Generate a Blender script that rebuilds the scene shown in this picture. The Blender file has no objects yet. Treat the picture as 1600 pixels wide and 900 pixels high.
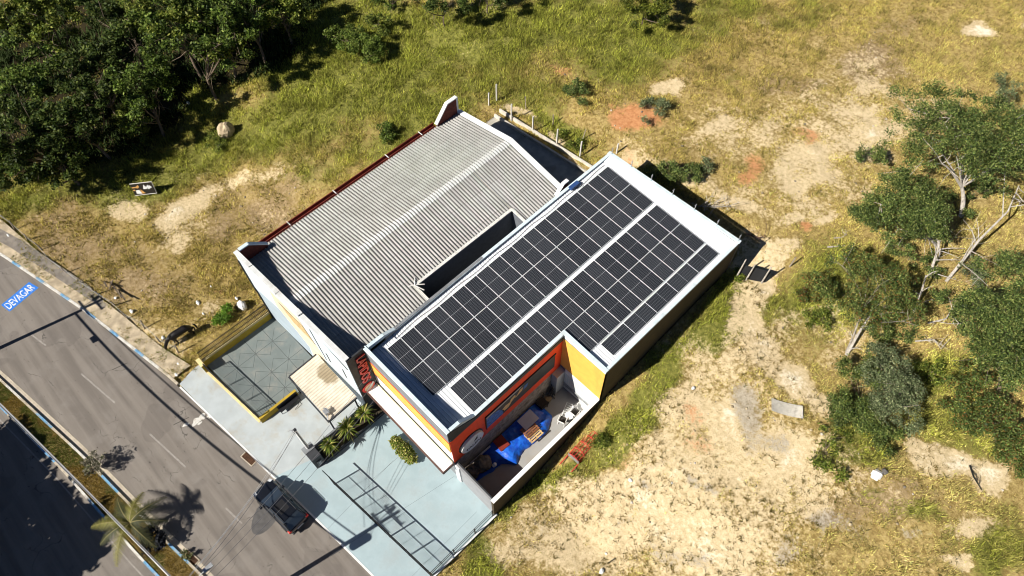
import bpy, math, random
import numpy as np
from mathutils import Matrix, Vector
R = math.radians
random.seed(7)
rng = np.random.default_rng(11)
S = bpy.context.scene
COL = S.collection

# ------------------------------------------------------------------ helpers
#<FZ>
def fz(x, y):
    """height of the natural ground: flat by the street, rising behind the buildings"""
    return np.interp(y, [-999., 2., 10., 18., 25., 28., 100., 500.], [0., 0., 2.5, 3.9, 4.2, 5.2, 9.5, 14.])
#</FZ>

def tag(o, label=None, cat=None, group=None, kind=None):
    if label: o['label'] = label
    if cat: o['category'] = cat
    if group: o['group'] = group
    if kind: o['kind'] = kind
    return o

def thing(name, loc, label, cat, group=None, rot=0.0):
    o = bpy.data.objects.new(name, None); COL.objects.link(o)
    o.location = loc; o.rotation_euler = (0, 0, rot); o.empty_display_size = .2
    return tag(o, label, cat, group)

def dup(root, loc=None, rot=None, label=None):
    def cp(o, par):
        c = o.copy(); COL.objects.link(c); c.parent = par
        for ch in o.children: cp(ch, c)
        return c
    r = cp(root, None)
    if loc is not None: r.location = loc
    if rot is not None: r.rotation_euler = (0, 0, rot)
    if label: r['label'] = label
    return r

def rootloc(p):
    while p.parent: p = p.parent
    return Vector(p.location)

class MB:
    def __init__(s): s.v = []; s.f = []; s.m = []
    def add(s, vs, fs, mi=0):
        b = len(s.v); s.v += [tuple(map(float, v)) for v in vs]
        s.f += [tuple(i + b for i in f) for f in fs]; s.m += [mi] * len(fs); return s
    def hexa(s, a, mi=0):   # 8 points: bottom 4 ccw, top 4 ccw
        return s.add(a, [(3, 2, 1, 0), (4, 5, 6, 7), (0, 1, 5, 4), (1, 2, 6, 5), (2, 3, 7, 6), (3, 0, 4, 7)], mi)
    def box(s, x0, x1, y0, y1, z0, z1, mi=0):
        return s.hexa([(x0, y0, z0), (x1, y0, z0), (x1, y1, z0), (x0, y1, z0), (x0, y0, z1), (x1, y0, z1), (x1, y1, z1), (x0, y1, z1)], mi)
    def wall(s, p, q, th, b0, b1, t0, t1, mi=0):
        d = Vector((q[0] - p[0], q[1] - p[1])); n = Vector((-d.y, d.x)).normalized() * th / 2
        P = [(p[0] - n.x, p[1] - n.y), (q[0] - n.x, q[1] - n.y), (q[0] + n.x, q[1] + n.y), (p[0] + n.x, p[1] + n.y)]
        # orientation so that bottom order is ccw from above
        B = [b0, b1, b1, b0]; Tt = [t0, t1, t1, t0]
        return s.hexa([(P[i][0], P[i][1], B[i]) for i in range(4)] + [(P[i][0], P[i][1], Tt[i]) for i in range(4)], mi)
    def beam(s, p, q, w, h, mi=0):
        p = Vector(p); q = Vector(q); d = (q - p).normalized()
        up = Vector((0, 0, 1)) if abs(d.z) < .95 else Vector((0, 1, 0))
        r = d.cross(up).normalized() * w / 2; u = r.cross(d).normalized() * h / 2
        return s.hexa([p - r - u, p + r - u, q + r - u, q - r - u, p - r + u, p + r + u, q + r + u, q - r + u], mi)
    def prism(s, poly, z0, z1, mi=0):
        n = len(poly)
        vs = [(x, y, z0) for x, y in poly] + [(x, y, z1) for x, y in poly]
        fs = [tuple(range(n - 1, -1, -1)), tuple(range(n, 2 * n))] + [(i, (i + 1) % n, n + (i + 1) % n, n + i) for i in range(n)]
        return s.add(vs, fs, mi)
    def poly(s, pts, mi=0): return s.add(pts, [tuple(range(len(pts)))], mi)
    def tube(s, pts, rad, n=6, mi=0, cap=True):
        pts = [Vector(p) for p in pts]; k = len(pts)
        if not hasattr(rad, '__len__'): rad = [rad] * k
        vs = []
        for i, p in enumerate(pts):
            d = (pts[min(i + 1, k - 1)] - pts[max(i - 1, 0)])
            d = d.normalized() if d.length > 1e-6 else Vector((0, 0, 1))
            a = Vector((0, 0, 1)) if abs(d.z) < .9 else Vector((1, 0, 0))
            r = d.cross(a).normalized(); u = r.cross(d)
            for j in range(n):
                t = 2 * math.pi * j / n
                vs.append(p + (r * math.cos(t) + u * math.sin(t)) * rad[i])
        fs = [(i * n + j, i * n + (j + 1) % n, (i + 1) * n + (j + 1) % n, (i + 1) * n + j) for i in range(k - 1) for j in range(n)]
        if cap: fs += [tuple(range(n - 1, -1, -1)), tuple((k - 1) * n + j for j in range(n))]
        return s.add(vs, fs, mi)
    def disc(s, c, ax, r, th, n=24, mi=0):
        ax = Vector(ax).normalized()
        return s.tube([Vector(c) - ax * th / 2, Vector(c) + ax * th / 2], r, n, mi)
    def lathe(s, c, prof, n=16, mi=0):
        vs = [(c[0] + r * math.cos(2 * math.pi * j / n), c[1] + r * math.sin(2 * math.pi * j / n), c[2] + z) for r, z in prof for j in range(n)]
        k = len(prof)
        fs = [(i * n + j, i * n + (j + 1) % n, (i + 1) * n + (j + 1) % n, (i + 1) * n + j) for i in range(k - 1) for j in range(n)]
        fs += [tuple(range(n - 1, -1, -1)), tuple((k - 1) * n + j for j in range(n))]
        return s.add(vs, fs, mi)
    def build(s, name, mats, parent=None, smooth=False, local=False, bevel=0, sub=0):
        me = bpy.data.meshes.new(name)
        off = Vector((0, 0, 0)) if (parent is None or local) else rootloc(parent)
        me.from_pydata([(v[0] - off.x, v[1] - off.y, v[2] - off.z) for v in s.v], [], s.f)
        for m in (mats if isinstance(mats, (list, tuple)) else [mats]): me.materials.append(m)
        me.polygons.foreach_set('material_index', s.m)
        if smooth: me.polygons.foreach_set('use_smooth', [True] * len(s.f))
        me.update()
        o = bpy.data.objects.new(name, me); COL.objects.link(o)
        if parent: o.parent = parent
        if bevel:
            b = o.modifiers.new('bevel', 'BEVEL'); b.width = bevel; b.segments = 2; b.limit_method = 'ANGLE'
        if sub:
            b = o.modifiers.new('sub', 'SUBSURF'); b.levels = sub; b.render_levels = sub
        return o

def np_mesh(name, V, F, mat, col=None, parent=None, off=None, attrs=None):
    V = np.asarray(V, np.float32); F = np.asarray(F, np.int32)
    if off is not None: V = V - np.asarray(off, np.float32)
    me = bpy.data.meshes.new(name); k = F.shape[1]
    me.vertices.add(len(V)); me.vertices.foreach_set('co', V.ravel())
    me.loops.add(F.size); me.loops.foreach_set('vertex_index', F.ravel())
    me.polygons.add(len(F)); me.polygons.foreach_set('loop_start', np.arange(len(F), dtype=np.int32) * k)
    try: me.polygons.foreach_set('loop_total', np.full(len(F), k, np.int32))
    except Exception: pass
    me.update(calc_edges=True); me.validate()
    if col is not None:
        a = me.color_attributes.new('tint', 'FLOAT_COLOR', 'POINT')
        a.data.foreach_set('color', np.concatenate([col, np.ones((len(col), 1))], 1).astype(np.float32).ravel())
    for n, d in (attrs or {}).items():
        a = me.attributes.new(n, 'FLOAT', 'POINT'); a.data.foreach_set('value', d.astype(np.float32).ravel())
    me.materials.append(mat)
    o = bpy.data.objects.new(name, me); COL.objects.link(o)
    if parent: o.parent = parent
    return o

# value noise on the plane, for scattering and ground masks
_L = rng.random((256, 256))
def vnoise(x, y, s):
    x = np.asarray(x) / s + 1000.3; y = np.asarray(y) / s + 1000.7
    i = np.floor(x).astype(int); j = np.floor(y).astype(int); u = x - i; v = y - j
    u = u * u * (3 - 2 * u); v = v * v * (3 - 2 * v)
    a = _L[i % 256, j % 256]; b = _L[(i + 1) % 256, j % 256]; c = _L[i % 256, (j + 1) % 256]; d = _L[(i + 1) % 256, (j + 1) % 256]
    return (a * (1 - u) + b * u) * (1 - v) + (c * (1 - u) + d * u) * v
def fbm(x, y, s, o=4):
    t = 0; w = .5; W = 0
    for k in range(o): t = t + w * vnoise(np.asarray(x) + 17 * k, np.asarray(y) - 31 * k, s / 2 ** k); W += w; w *= .5
    return t / W

# ------------------------------------------------------------------ materials
def new_mat(name):
    m = bpy.data.materials.new(name); m.use_nodes = True
    nt = m.node_tree; return m, nt, nt.nodes['Principled BSDF']
def N(nt, t, **k):
    n = nt.nodes.new(t)
    for a, b in k.items():
        if a == 'op': n.operation = b
        elif hasattr(n, a): setattr(n, a, b)
    return n
def math_n(nt, op, a, b=None, clamp=False):
    n = nt.nodes.new('ShaderNodeMath'); n.operation = op; n.use_clamp = clamp
    for i, v in enumerate((a, b)):
        if v is None: continue
        if isinstance(v, (int, float)): n.inputs[i].default_value = v
        else: nt.links.new(v, n.inputs[i])
    return n.outputs[0]
def mixc(nt, f, a, b):
    n = nt.nodes.new('ShaderNodeMix'); n.data_type = 'RGBA'
    for i, v in ((0, f), (6, a), (7, b)):
        if isinstance(v, (int, float)): n.inputs[i].default_value = v
        elif isinstance(v, tuple): n.inputs[i].default_value = (*v, 1)
        else: nt.links.new(v, n.inputs[i])
    return n.outputs[2]
def noise(nt, vec, scale, detail=4, rough=.55):
    n = nt.nodes.new('ShaderNodeTexNoise'); n.inputs['Scale'].default_value = scale; n.inputs['Detail'].default_value = detail
    n.inputs['Roughness'].default_value = rough
    nt.links.new(vec, n.inputs['Vector']); return n.outputs['Fac']
def ramp(nt, f, a, b):
    n = nt.nodes.new('ShaderNodeMapRange'); n.interpolation_type = 'SMOOTHSTEP'; n.inputs[1].default_value = a; n.inputs[2].default_value = b
    nt.links.new(f, n.inputs[0]); return n.outputs[0]
def ocoord(nt):
    return nt.nodes.new('ShaderNodeTexCoord').outputs['Object']
def gcoord(nt):
    return nt.nodes.new('ShaderNodeNewGeometry').outputs['Position']

_mc = {}
def M(name, c, rough=.7, var=.12, scale=2.5, metal=0., bump=0., spec=.35, dirt=None, dirt_amt=.4, dirt_scale=.8):
    if name in _mc: return _mc[name]
    m, nt, p = new_mat(name); g = ocoord(nt)
    f = noise(nt, g, scale, 5); f = ramp(nt, f, .3, .7)
    c0 = tuple(x * (1 - var) for x in c); c1 = tuple(min(1, x * (1 + var)) for x in c)
    col = mixc(nt, f, c0, c1)
    if dirt:
        mpd = nt.nodes.new('ShaderNodeMapping'); mpd.inputs['Scale'].default_value = (1, 1, .22); nt.links.new(g, mpd.inputs['Vector'])
        d = noise(nt, mpd.outputs[0], dirt_scale, 6, .65); d = math_n(nt, 'MULTIPLY', ramp(nt, d, .48, .72), dirt_amt)
        col = mixc(nt, d, col, dirt)
    nt.links.new(col, p.inputs['Base Color'])
    p.inputs['Roughness'].default_value = rough; p.inputs['Metallic'].default_value = metal
    p.inputs['Specular IOR Level'].default_value = spec
    if bump:
        b = nt.nodes.new('ShaderNodeBump'); b.inputs['Strength'].default_value = bump; b.inputs['Distance'].default_value = .02
        nt.links.new(noise(nt, g, scale * 12, 3), b.inputs['Height']); nt.links.new(b.outputs[0], p.inputs['Normal'])
    _mc[name] = m; return m

def tint_mat(name, rough=.7, trans=.0):
    m, nt, p = new_mat(name)
    a = nt.nodes.new('ShaderNodeAttribute'); a.attribute_name = 'tint'
    nt.links.new(a.outputs['Color'], p.inputs['Base Color']); p.inputs['Roughness'].default_value = rough
    p.inputs['Specular IOR Level'].default_value = .2
    if trans:
        t = nt.nodes.new('ShaderNodeBsdfTranslucent'); nt.links.new(a.outputs['Color'], t.inputs['Color'])
        mx = nt.nodes.new('ShaderNodeMixShader'); mx.inputs[0].default_value = trans
        nt.links.new(p.outputs[0], mx.inputs[1]); nt.links.new(t.outputs[0], mx.inputs[2])
        nt.links.new(mx.outputs[0], nt.nodes['Material Output'].inputs['Surface'])
    return m
LEAF = tint_mat('leaf', .55, .38)
GRASS = tint_mat('grass_blade', .8, .2)

white = M('white_paint', (.78, .78, .76), .5, .05, 3, dirt=(.5, .48, .42), dirt_amt=.25)
cap_m = M('parapet_paint', (.60, .70, .74), .6, .08, 2, dirt=(.42, .44, .43), dirt_amt=.5, dirt_scale=1.5)
grey_w = M('grey_render', (.20, .21, .22), .85, .12, 2, bump=.2, dirt=(.1, .1, .1), dirt_amt=.4)
dgrey = M('charcoal_paint', (.035, .037, .042), .6, .2, 3)
black = M('black_metal', (.012, .012, .014), .45, .2, 5)
galv = M('galvanised', (.45, .46, .47), .4, .15, 4, metal=.6)
alu = M('aluminium', (.75, .76, .77), .35, .03, 3, metal=.3)
wood = M('weathered_wood', (.30, .25, .19), .9, .3, 6)
pine = M('pale_pallet_wood', (.52, .36, .17), .8, .25, 5)
dwood = M('brown_pallet_wood', (.20, .085, .04), .8, .3, 5)
conc = M('weathered_concrete', (.40, .37, .31), .9, .18, 1.5, bump=.3, dirt=(.2, .17, .12), dirt_amt=.5, dirt_scale=.6)
bark_w = M('pale_bark', (.42, .38, .33), .9, .25, 5, bump=.5)
bark_d = M('brown_bark', (.16, .12, .085), .9, .3, 5, bump=.5)
# ------------------------------------------------------------------ ground
def kerbN(x): return np.interp(x, [-120, -34.5, -24.2, -13.9, -5, 3.3, 8, 40, 120], [-44, -16.3, -13.8, -11.9, -10.95, -10.2, -9.8, -7, 0])
def medN(x): return np.interp(x, [-120, -23.2, -12.9, -3.9, 0, 40, 120], [-41, -21.25, -19.54, -18.4, -17.8, -13.4, -4])
def medS(x): return medN(x) - np.interp(x, [-25, -2], [1.35, 1.95])
def walkN(x): return np.interp(x, [-120, -38, -29.3, -23, -16.7, -13.2], [-40, -14.7, -13.5, -12.1, -11.1, -10.2])

# patches of the field, as ellipses in metres: centre, inverse 2x2 axes, strength
SAND = [
 (17.96,6.09,0.060,0.148,0.281,-0.122, .95), (20.49,9.47,0.125,0.107,0.139,-0.154, .95), (15.19,4.69,0.032,0.295,0.514,-0.078, .95), (15.90,0.79,0.168,0.159,0.341,-0.336, .8), (16.22,11.93,0.108,0.186,0.506,-0.257, .9),
 (20.15,13.18,0.188,0.148,0.316,-0.338, .95), (23.81,13.15,0.248,0.187,0.186,-0.197, .75), (12.42,26.32,0.482,0.396,0.542,-0.711, 1.1), (14.21,24.42,0.861,0.619,0.277,-0.285, .95), (15.97,21.97,0.681,0.489,0.378,-0.387, 1.), (17.91,20.96,0.945,0.170,0.095,-0.620, 1.1),
 (19.83,20.39,0.835,0.139,0.116,-0.732, 1.2), (21.44,19.95,0.801,0.124,0.158,-0.971, .8), (28.31,21.60,0.888,0.030,0.064,-1.452, 1.2), (30.28,22.62,0.595,0.091,0.304,-1.110, 1.15), (32.62,22.84,0.849,0.171,0.251,-0.624, 1.15), (11.52,58.00,0.693,0.492,1.197,-0.808, 1.3), (13.93,62.43,1.182,0.605,0.989,-1.100, .9),
 (-3.39,34.72,0.505,0.537,0.854,-0.577, 1.), (2.00,33.66,0.329,0.255,0.596,-0.644, .75), (11.23,43.36,0.324,0.265,0.766,-0.523, .8), (9.89,35.19,0.202,0.211,0.508,-0.278, .85), (10.27,32.61,0.914,0.642,0.384,-0.408, .75), (8.59,28.01,0.404,0.125,0.397,-1.451, .85), (11.90,29.29,0.648,0.460,1.430,-1.510, .8),
 (14.30,31.32,0.687,0.618,2.052,-1.421, .8), (5.12,27.62,0.549,0.123,0.110,-1.387, .75), (0.02,27.30,0.652,0.283,0.562,-2.223, .7), (-27.43,-1.70,0.069,0.290,0.711,-0.132, .95), (-31.42,-5.51,0.347,0.631,0.814,-0.809, .75), (-26.25,-4.34,0.104,0.367,0.640,-0.208, .7), (-24.75,-5.53,0.672,1.149,1.059,-1.051, .8),
 (-26.22,3.02,0.094,0.342,0.700,-0.347, .7), (-9.42,31.31,1.289,1.174,0.854,-0.934, .5), (9.19,40.32,0.134,0.089,0.193,-0.208, .48), (-8.07,24.16,0.609,0.225,0.210,-1.849, .95), (-11.59,24.12,0.760,0.300,0.269,-2.410, .9), (-4.00,24.26,0.757,0.256,0.250,-2.169, .95), (-0.78,25.88,0.961,0.232,0.205,-2.346, .7),
 (17.72,17.66,0.260,0.203,0.240,-0.264, .55), (34.00,16.46,1.180,0.735,2.107,-2.170, .9), (32.80,18.45,0.578,0.318,0.903,-0.902, .65), (19.56,24.37,0.310,0.204,0.337,-0.344, .5), (-18.50,-10.92,0.258,0.093,0.251,-1.711, .5), (-17.18,-7.92,0.110,0.791,1.108,-0.131, .55), (13.44,48.16,0.281,0.163,0.463,-0.503, .5)]
SAND += [(18.91,10.37,0.073,0.362,4.784,-0.830, 1.15), (18.49,7.38,0.079,0.599,4.830,-0.744, 1.1), (18.31,14.48,1.697,3.357,0.630,-0.255, 1.1), (19.54,12.61,0.571,0.205,1.410,-3.492, 1.1), (18.10,5.00,0.090,0.803,4.837,-0.745, 1.), (5.38,34.88,0.128,0.075,0.168,-0.267, .56), (2.87,27.92,0.258,0.069,0.116,-1.053, .56), (9.66,30.73,0.273,0.102,0.155,-0.497, .52), (14.01,21.91,0.830,0.525,0.126,-0.158, .6), (9.12,47.23,0.200,0.124,0.178,-0.194, .42), (17.16,19.16,0.451,0.329,0.350,-0.356, .75), (11.11,37.42,0.331,0.219,0.171,-0.183, .5), (26.67,15.29,0.348,0.245,0.568,-0.599, .5)]
CLAY = [(-3.90,30.17,0.473,0.228,0.181,-0.612, 1.1), (-5.61,30.62,0.749,0.658,1.001,-1.087, .8), (8.50,37.21,0.471,0.324,1.103,-1.185, .8), (6.84,31.61,0.422,0.785,0.649,-0.145, .8), (13.16,29.34,1.072,0.746,1.293,-1.362, .9), (-12.08,29.09,0.693,0.665,1.061,-1.160, .7), (17.19,13.14,0.640,0.525,0.686,-0.743, .65),
 (14.02,8.18,0.118,0.888,1.406,-0.212, .7), (-17.91,-5.66,0.854,1.367,2.311,-2.289, .8), (-0.56,27.17,0.789,0.189,0.165,-2.081, .6), (14.64,3.06,0.918,0.882,1.015,-1.118, .5), (6.41,33.04,1.118,0.824,1.016,-1.088, .6)]
GREY = [(18.76,15.99,1.020,0.363,0.257,-0.673, .85), (20.08,14.78,0.854,0.664,0.773,-0.834, .8), (17.15,9.52,0.434,0.802,1.900,-1.038, .8), (19.87,10.86,0.775,0.629,1.350,-1.434, .9), (17.75,7.71,1.175,0.235,0.647,-2.950, .7), (28.53,12.99,0.404,0.193,0.642,-0.960, .75), (14.64,0.84,0.821,0.792,1.857,-1.827, .6), (21.67,5.63,0.445,0.389,0.981,-1.053, .7), (27.17,9.84,0.870,0.691,1.318,-1.406, .7), (18.49,5.20,1.109,1.006,2.108,-2.300, .7), (31.62,15.45,1.258,0.823,1.846,-1.911, .6)]
BARE = [(7.88,49.23,0.262,0.163,0.190,-0.209, .75), (6.95,53.87,0.309,0.187,0.309,-0.342, .6), (4.53,42.50,0.276,0.191,0.444,-0.484, .6), (-1.12,39.96,0.356,0.270,0.569,-0.624, .5), (-24.40,3.20,0.061,0.296,0.473,-0.172, .6), (-23.87,-1.94,0.074,0.305,0.515,-0.104, .65), (27.99,14.09,0.237,0.166,0.442,-0.462, .6), (28.43,17.52,0.307,0.207,0.341,-0.360, .55),
 (-28.11,-10.06,0.096,0.083,0.100,-0.279, .6), (-21.37,2.42,0.075,0.362,0.459,-0.166, .6), (-20.81,9.64,0.075,0.296,0.964,-0.350, .4), (2.37,30.19,0.248,0.198,0.400,-0.429, .5), (24.72,33.08,0.335,0.186,0.326,-0.339, .45), (-21.46,-8.36,0.235,0.148,0.168,-0.606, .5)]
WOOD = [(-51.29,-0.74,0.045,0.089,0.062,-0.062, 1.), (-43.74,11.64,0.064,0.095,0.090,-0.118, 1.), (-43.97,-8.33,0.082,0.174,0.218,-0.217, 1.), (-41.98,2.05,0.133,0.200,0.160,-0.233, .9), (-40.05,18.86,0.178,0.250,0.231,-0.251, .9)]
GREEN = [(-28.84,19.16,0.067,0.085,0.097,-0.105, .95), (-29.73,8.84,0.031,0.103,0.197,-0.099, .75), (-17.41,15.87,0.040,0.131,0.273,-0.066, .7), (-33.92,-0.50,0.039,0.131,0.316,-0.092, .7), (-20.12,18.22,0.231,0.272,0.395,-0.419, 1.2), (-35.95,3.69,0.035,0.104,0.181,-0.119, .62), (-36.64,-0.97,0.035,0.121,0.277,-0.078, .6), (-24.89,9.82,0.050,0.125,0.199,-0.127, .5), (-23.53,26.02,0.072,0.078,0.128,-0.203, .7), (-11.85,35.75,0.070,0.062,0.132,-0.146, .75), (-12.87,25.80,0.175,0.175,0.217,-0.326, .6), (-7.35,25.03,0.254,0.124,0.158,-0.677, 1.),
 (2.61,26.70,0.330,0.293,0.417,-0.579, .6), (13.49,20.66,0.631,0.040,-0.017,-0.309, .95), (13.50,14.47,0.915,-0.032,-0.030,-0.302, .9), (12.97,9.00,1.013,-0.059,-0.017,-0.329, .95), (12.61,2.93,1.020,-0.116,-0.017,-0.293, .95), (12.24,-3.51,0.772,0.069,0.076,-0.595, 1.), (24.73,18.04,0.338,0.219,0.443,-0.446, .85), (29.24,25.58,0.215,0.152,0.192,-0.226, .7), (29.89,16.72,0.551,0.365,0.882,-0.924, .5), (35.12,19.67,0.479,0.247,0.307,-0.306, .65),
 (19.18,28.51,0.170,0.108,0.213,-0.222, .6), (-37.09,-9.13,0.052,0.146,0.359,-0.217, .6), (-32.49,4.06,0.225,0.311,0.348,-0.493, .9), (-17.14,15.64,0.126,0.270,0.420,-0.208, .8), (-5.59,44.87,0.225,0.172,0.296,-0.329, .8), (0.59,40.47,0.605,0.448,0.867,-0.948, .6), (-38.42,13.61,0.066,0.260,0.544,-0.110, .9), (-38.36,5.39,0.056,0.273,0.701,-0.262, .9), (-0.79,49.18,0.237,0.165,0.322,-0.358, .5), (20.46,35.14,0.314,0.184,0.298,-0.314, .4), (13.16,58.36,0.275,0.147,0.205,-0.227, .3), (-16.46,9.06,0.057,0.310,0.609,-0.147, .6), (-17.31,25.20,0.193,0.201,0.277,-0.422, .7), (16.38,24.99,0.462,0.319,0.580,-0.696, .5)]
def mask(P, x, y):
    m = np.zeros_like(x)
    for cx, cy, a, b, c, d, s in P:
        dx, dy = x - cx, y - cy; q = np.sqrt((a * dx + b * dy) ** 2 + (c * dx + d * dy) ** 2)
        t = np.clip((1.75 - q) / 1.25, 0, 1); m = np.maximum(m, s * t * t * (3 - 2 * t))
    return m
def masks(x, y):
    n1 = fbm(x, y, 5., 5) - .5; n2 = fbm(x + 90, y + 40, 1.6, 4) - .5
    wx = x + 5 * (fbm(x + 300, y, 4.5, 5) - .5); wy = y + 5 * (fbm(x, y + 300, 4.5, 5) - .5)
    s = mask(SAND, wx, wy) + n1 * .7 + n2 * .75
    g = mask(GREEN, wx, wy) + n1 * .5 - n2 * .3 + np.clip((fbm(x - 200, y + 77, 7., 4) - .5) * 1.2, -.3, .4) * .8
    # the grass stays greener in the low far-left part of the field
    g = g + .28 * np.clip((-x - 4) / 18, 0, 1) * np.clip((y - 4) / 10, 0, 1) + .25 * np.clip((y - 42) / 20, 0, 1) * np.clip((12 - x) / 30, 0, 1)
    return s, g, mask(CLAY, wx, wy) + n2 * 1.0, mask(GREY, wx, wy) + n2 * .9 + n1 * .4, mask(BARE, wx, wy) + n1 * .6 + n2 * .4

def lot(x, y):   # built-up ground (no field here)
    right = np.where(y > -1, 11.3, 11.45)
    a = (x > -13.35) & (x < right) & (y > -20) & (y < 22.9)
    a |= (x > -13.35) & (x < -.6) & (y > 18) & (y < 22.4 + .08 * (x + 13.3))
    b = y < np.where(x < -13.2, walkN(x), np.where(x > 11.4, kerbN(x) + 1.2, -99))
    return a | b

def ground_lines(lo, hi, step, extra, far):
    a = np.concatenate([np.arange(lo, hi, step), np.array(extra), np.array(far)])
    return np.unique(np.round(a, 3))
gx = ground_lines(-72, 46, .3, [-13.36, -13.34, 11.28, 11.3, 11.12, 11.2], [-400, -250, -150, -110, -90, -80, 52, 60, 75, 100, 150, 250, 400])
gy = ground_lines(-31, 88, .3, [22.9, 22.92, 9.2, 9.3, 8.95], [-400, -250, -150, -100, -70, -50, -40, 95, 105, 120, 150, 200, 300, 450])
GX, GY = np.meshgrid(gx, gy)
def gz(x, y):
    z = fz(x, y)
    inside = (x > -13.35) & (x < 11.29) & (y < 22.91) & (y > -40)
    road = (y < walkN(x)) & (x <= -13.2) | (y < kerbN(x) + .8) & (x > 11.2)
    n = (fbm(x, y, 3., 4) - .5) * .35 + (fbm(x, y, .9, 2) - .5) * .1
    z = z + np.where(inside | road, 0, n * np.clip((np.abs(x - 5) + np.maximum(y, 0) - 6) / 12, .25, 1))
    z = np.where(road, -.12, z)
    z = np.where(inside & (y < 18.2), -.12, z)
    ap = (x > -13.35) & (x < -.6) & (y >= 18.2) & (y < 22.4 + .08 * (x + 13.3))
    z = np.where(ap, 3.8, z)
    z = np.where((x >= -.6) & (x < 11.29) & (y < 22.91) & (y > -12), -.12, z)
    return z
GZ = gz(GX, GY)
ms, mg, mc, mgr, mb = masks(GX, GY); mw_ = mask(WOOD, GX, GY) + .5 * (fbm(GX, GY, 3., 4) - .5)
ny, nx = GX.shape
idx = np.arange(nx * ny).reshape(ny, nx)
F = np.stack([idx[:-1, :-1].ravel(), idx[:-1, 1:].ravel(), idx[1:, 1:].ravel(), idx[1:, :-1].ravel()], 1)

gm, nt, p = new_mat('field_soil')
def att(n):
    a = nt.nodes.new('ShaderNodeAttribute'); a.attribute_name = n; return a.outputs['Fac']
pos = gcoord(nt)
fine = noise(nt, pos, 3.2, 8, .72); mid = noise(nt, pos, 1.1, 5, .6); grit = noise(nt, pos, 22, 3, .6)
rough_n = math_n(nt, 'ADD', math_n(nt, 'MULTIPLY', ramp(nt, fine, .34, .66), .6), math_n(nt, 'MULTIPLY', ramp(nt, noise(nt, pos, 9, 5, .7), .34, .66), .4))
def cut(a, lo, hi, amt=.5):
    return ramp(nt, math_n(nt, 'ADD', a, math_n(nt, 'MULTIPLY', math_n(nt, 'SUBTRACT', rough_n, .5), amt)), lo, hi)
dry = mixc(nt, ramp(nt, fine, .35, .65), (.22, .15, .05), (.46, .35, .14))
grn = mixc(nt, ramp(nt, fine, .35, .65), (.10, .105, .022), (.25, .24, .055))
col = mixc(nt, cut(att('green'), .25, .75), dry, grn)
bare = mixc(nt, ramp(nt, fine, .3, .7), (.21, .145, .075), (.38, .28, .15))
col = mixc(nt, cut(att('bare'), .4, .75), col, bare)
sand = mixc(nt, ramp(nt, fine, .3, .7), (.49, .38, .215), (.68, .545, .34))
sand = mixc(nt, cut(att('sand'), 1.0, 1.45, .35), sand, (.84, .76, .60))
col = mixc(nt, cut(att('sand'), .28, .80, .75), col, sand)
clay = mixc(nt, ramp(nt, fine, .3, .7), (.42, .17, .07), (.58, .30, .14))
col = mixc(nt, cut(att('clay'), .45, 1.0, .8), col, clay)
gry = mixc(nt, ramp(nt, fine, .3, .7), (.22, .20, .17), (.40, .36, .30))
col = mixc(nt, math_n(nt, 'MULTIPLY', cut(att('greyness'), .45, 1.05, .8), .75), col, gry)
spk = ramp(nt, grit, .62, .72)
col = mixc(nt, math_n(nt, 'MULTIPLY', spk, .45), col, (.11, .08, .03))
lit = att('litter'); col = mixc(nt, ramp(nt, lit, .35, .65), col, (.028, .022, .010))  # leaf litter set near black: the wood's deep shade is painted into the soil
nt.links.new(col, p.inputs['Base Color']); p.inputs['Roughness'].default_value = .95; p.inputs['Specular IOR Level'].default_value = .1
bp = nt.nodes.new('ShaderNodeBump'); bp.inputs['Strength'].default_value = .8; bp.inputs['Distance'].default_value = .12
nt.links.new(math_n(nt, 'ADD', fine, math_n(nt, 'MULTIPLY', grit, .4)), bp.inputs['Height']); nt.links.new(bp.outputs[0], p.inputs['Normal'])
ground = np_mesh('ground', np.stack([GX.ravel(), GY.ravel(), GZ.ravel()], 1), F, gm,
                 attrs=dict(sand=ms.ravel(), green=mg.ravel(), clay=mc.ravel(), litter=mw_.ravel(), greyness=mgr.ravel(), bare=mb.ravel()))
tag(ground, kind='structure')

# ---- grass: blades of many tones, one mesh
def grass_mesh(name, x, y, z, hgt, tone, blades, width, lean=.5):
    n = len(x); b = blades
    X = np.repeat(x, b) + rng.normal(0, .07, n * b); Y = np.repeat(y, b) + rng.normal(0, .07, n * b); Z = np.repeat(z, b) - .02
    H = np.repeat(hgt, b) * rng.uniform(.5, 1.15, n * b); A = rng.uniform(0, 2 * np.pi, n * b)
    L = H * np.abs(rng.normal(0, lean, n * b)); W = width * rng.uniform(.6, 1.4, n * b)
    dx, dy = np.cos(A), np.sin(A)
    a = np.stack([X - dy * W, Y + dx * W, Z], 1); c = np.stack([X + dy * W, Y - dx * W, Z], 1); t = np.stack([X + dx * L, Y + dy * L, Z + H], 1)
    V = np.stack([a, c, t], 1).reshape(-1, 3); Fc = np.arange(len(V)).reshape(-1, 3)
    C = np.repeat(np.repeat(tone, b, 0) * rng.uniform(.7, 1.35, (n * b, 1)), 3, 0)
    return np_mesh(name, V, Fc, GRASS, np.clip(C, 0, .8))
def scatter(n, x0, x1, y0, y1): return rng.uniform(x0, x1, n), rng.uniform(y0, y1, n)
_B = np.array([(-72.17,-4.06,0.00), (-25.03,32.56,5.47), (15.35,68.34,7.61), (39.68,18.54,3.92), (13.41,-7.45,0.00), (8.90,-6.91,0.00), (-35.36,-19.23,0.00)])[:, :2]
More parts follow.
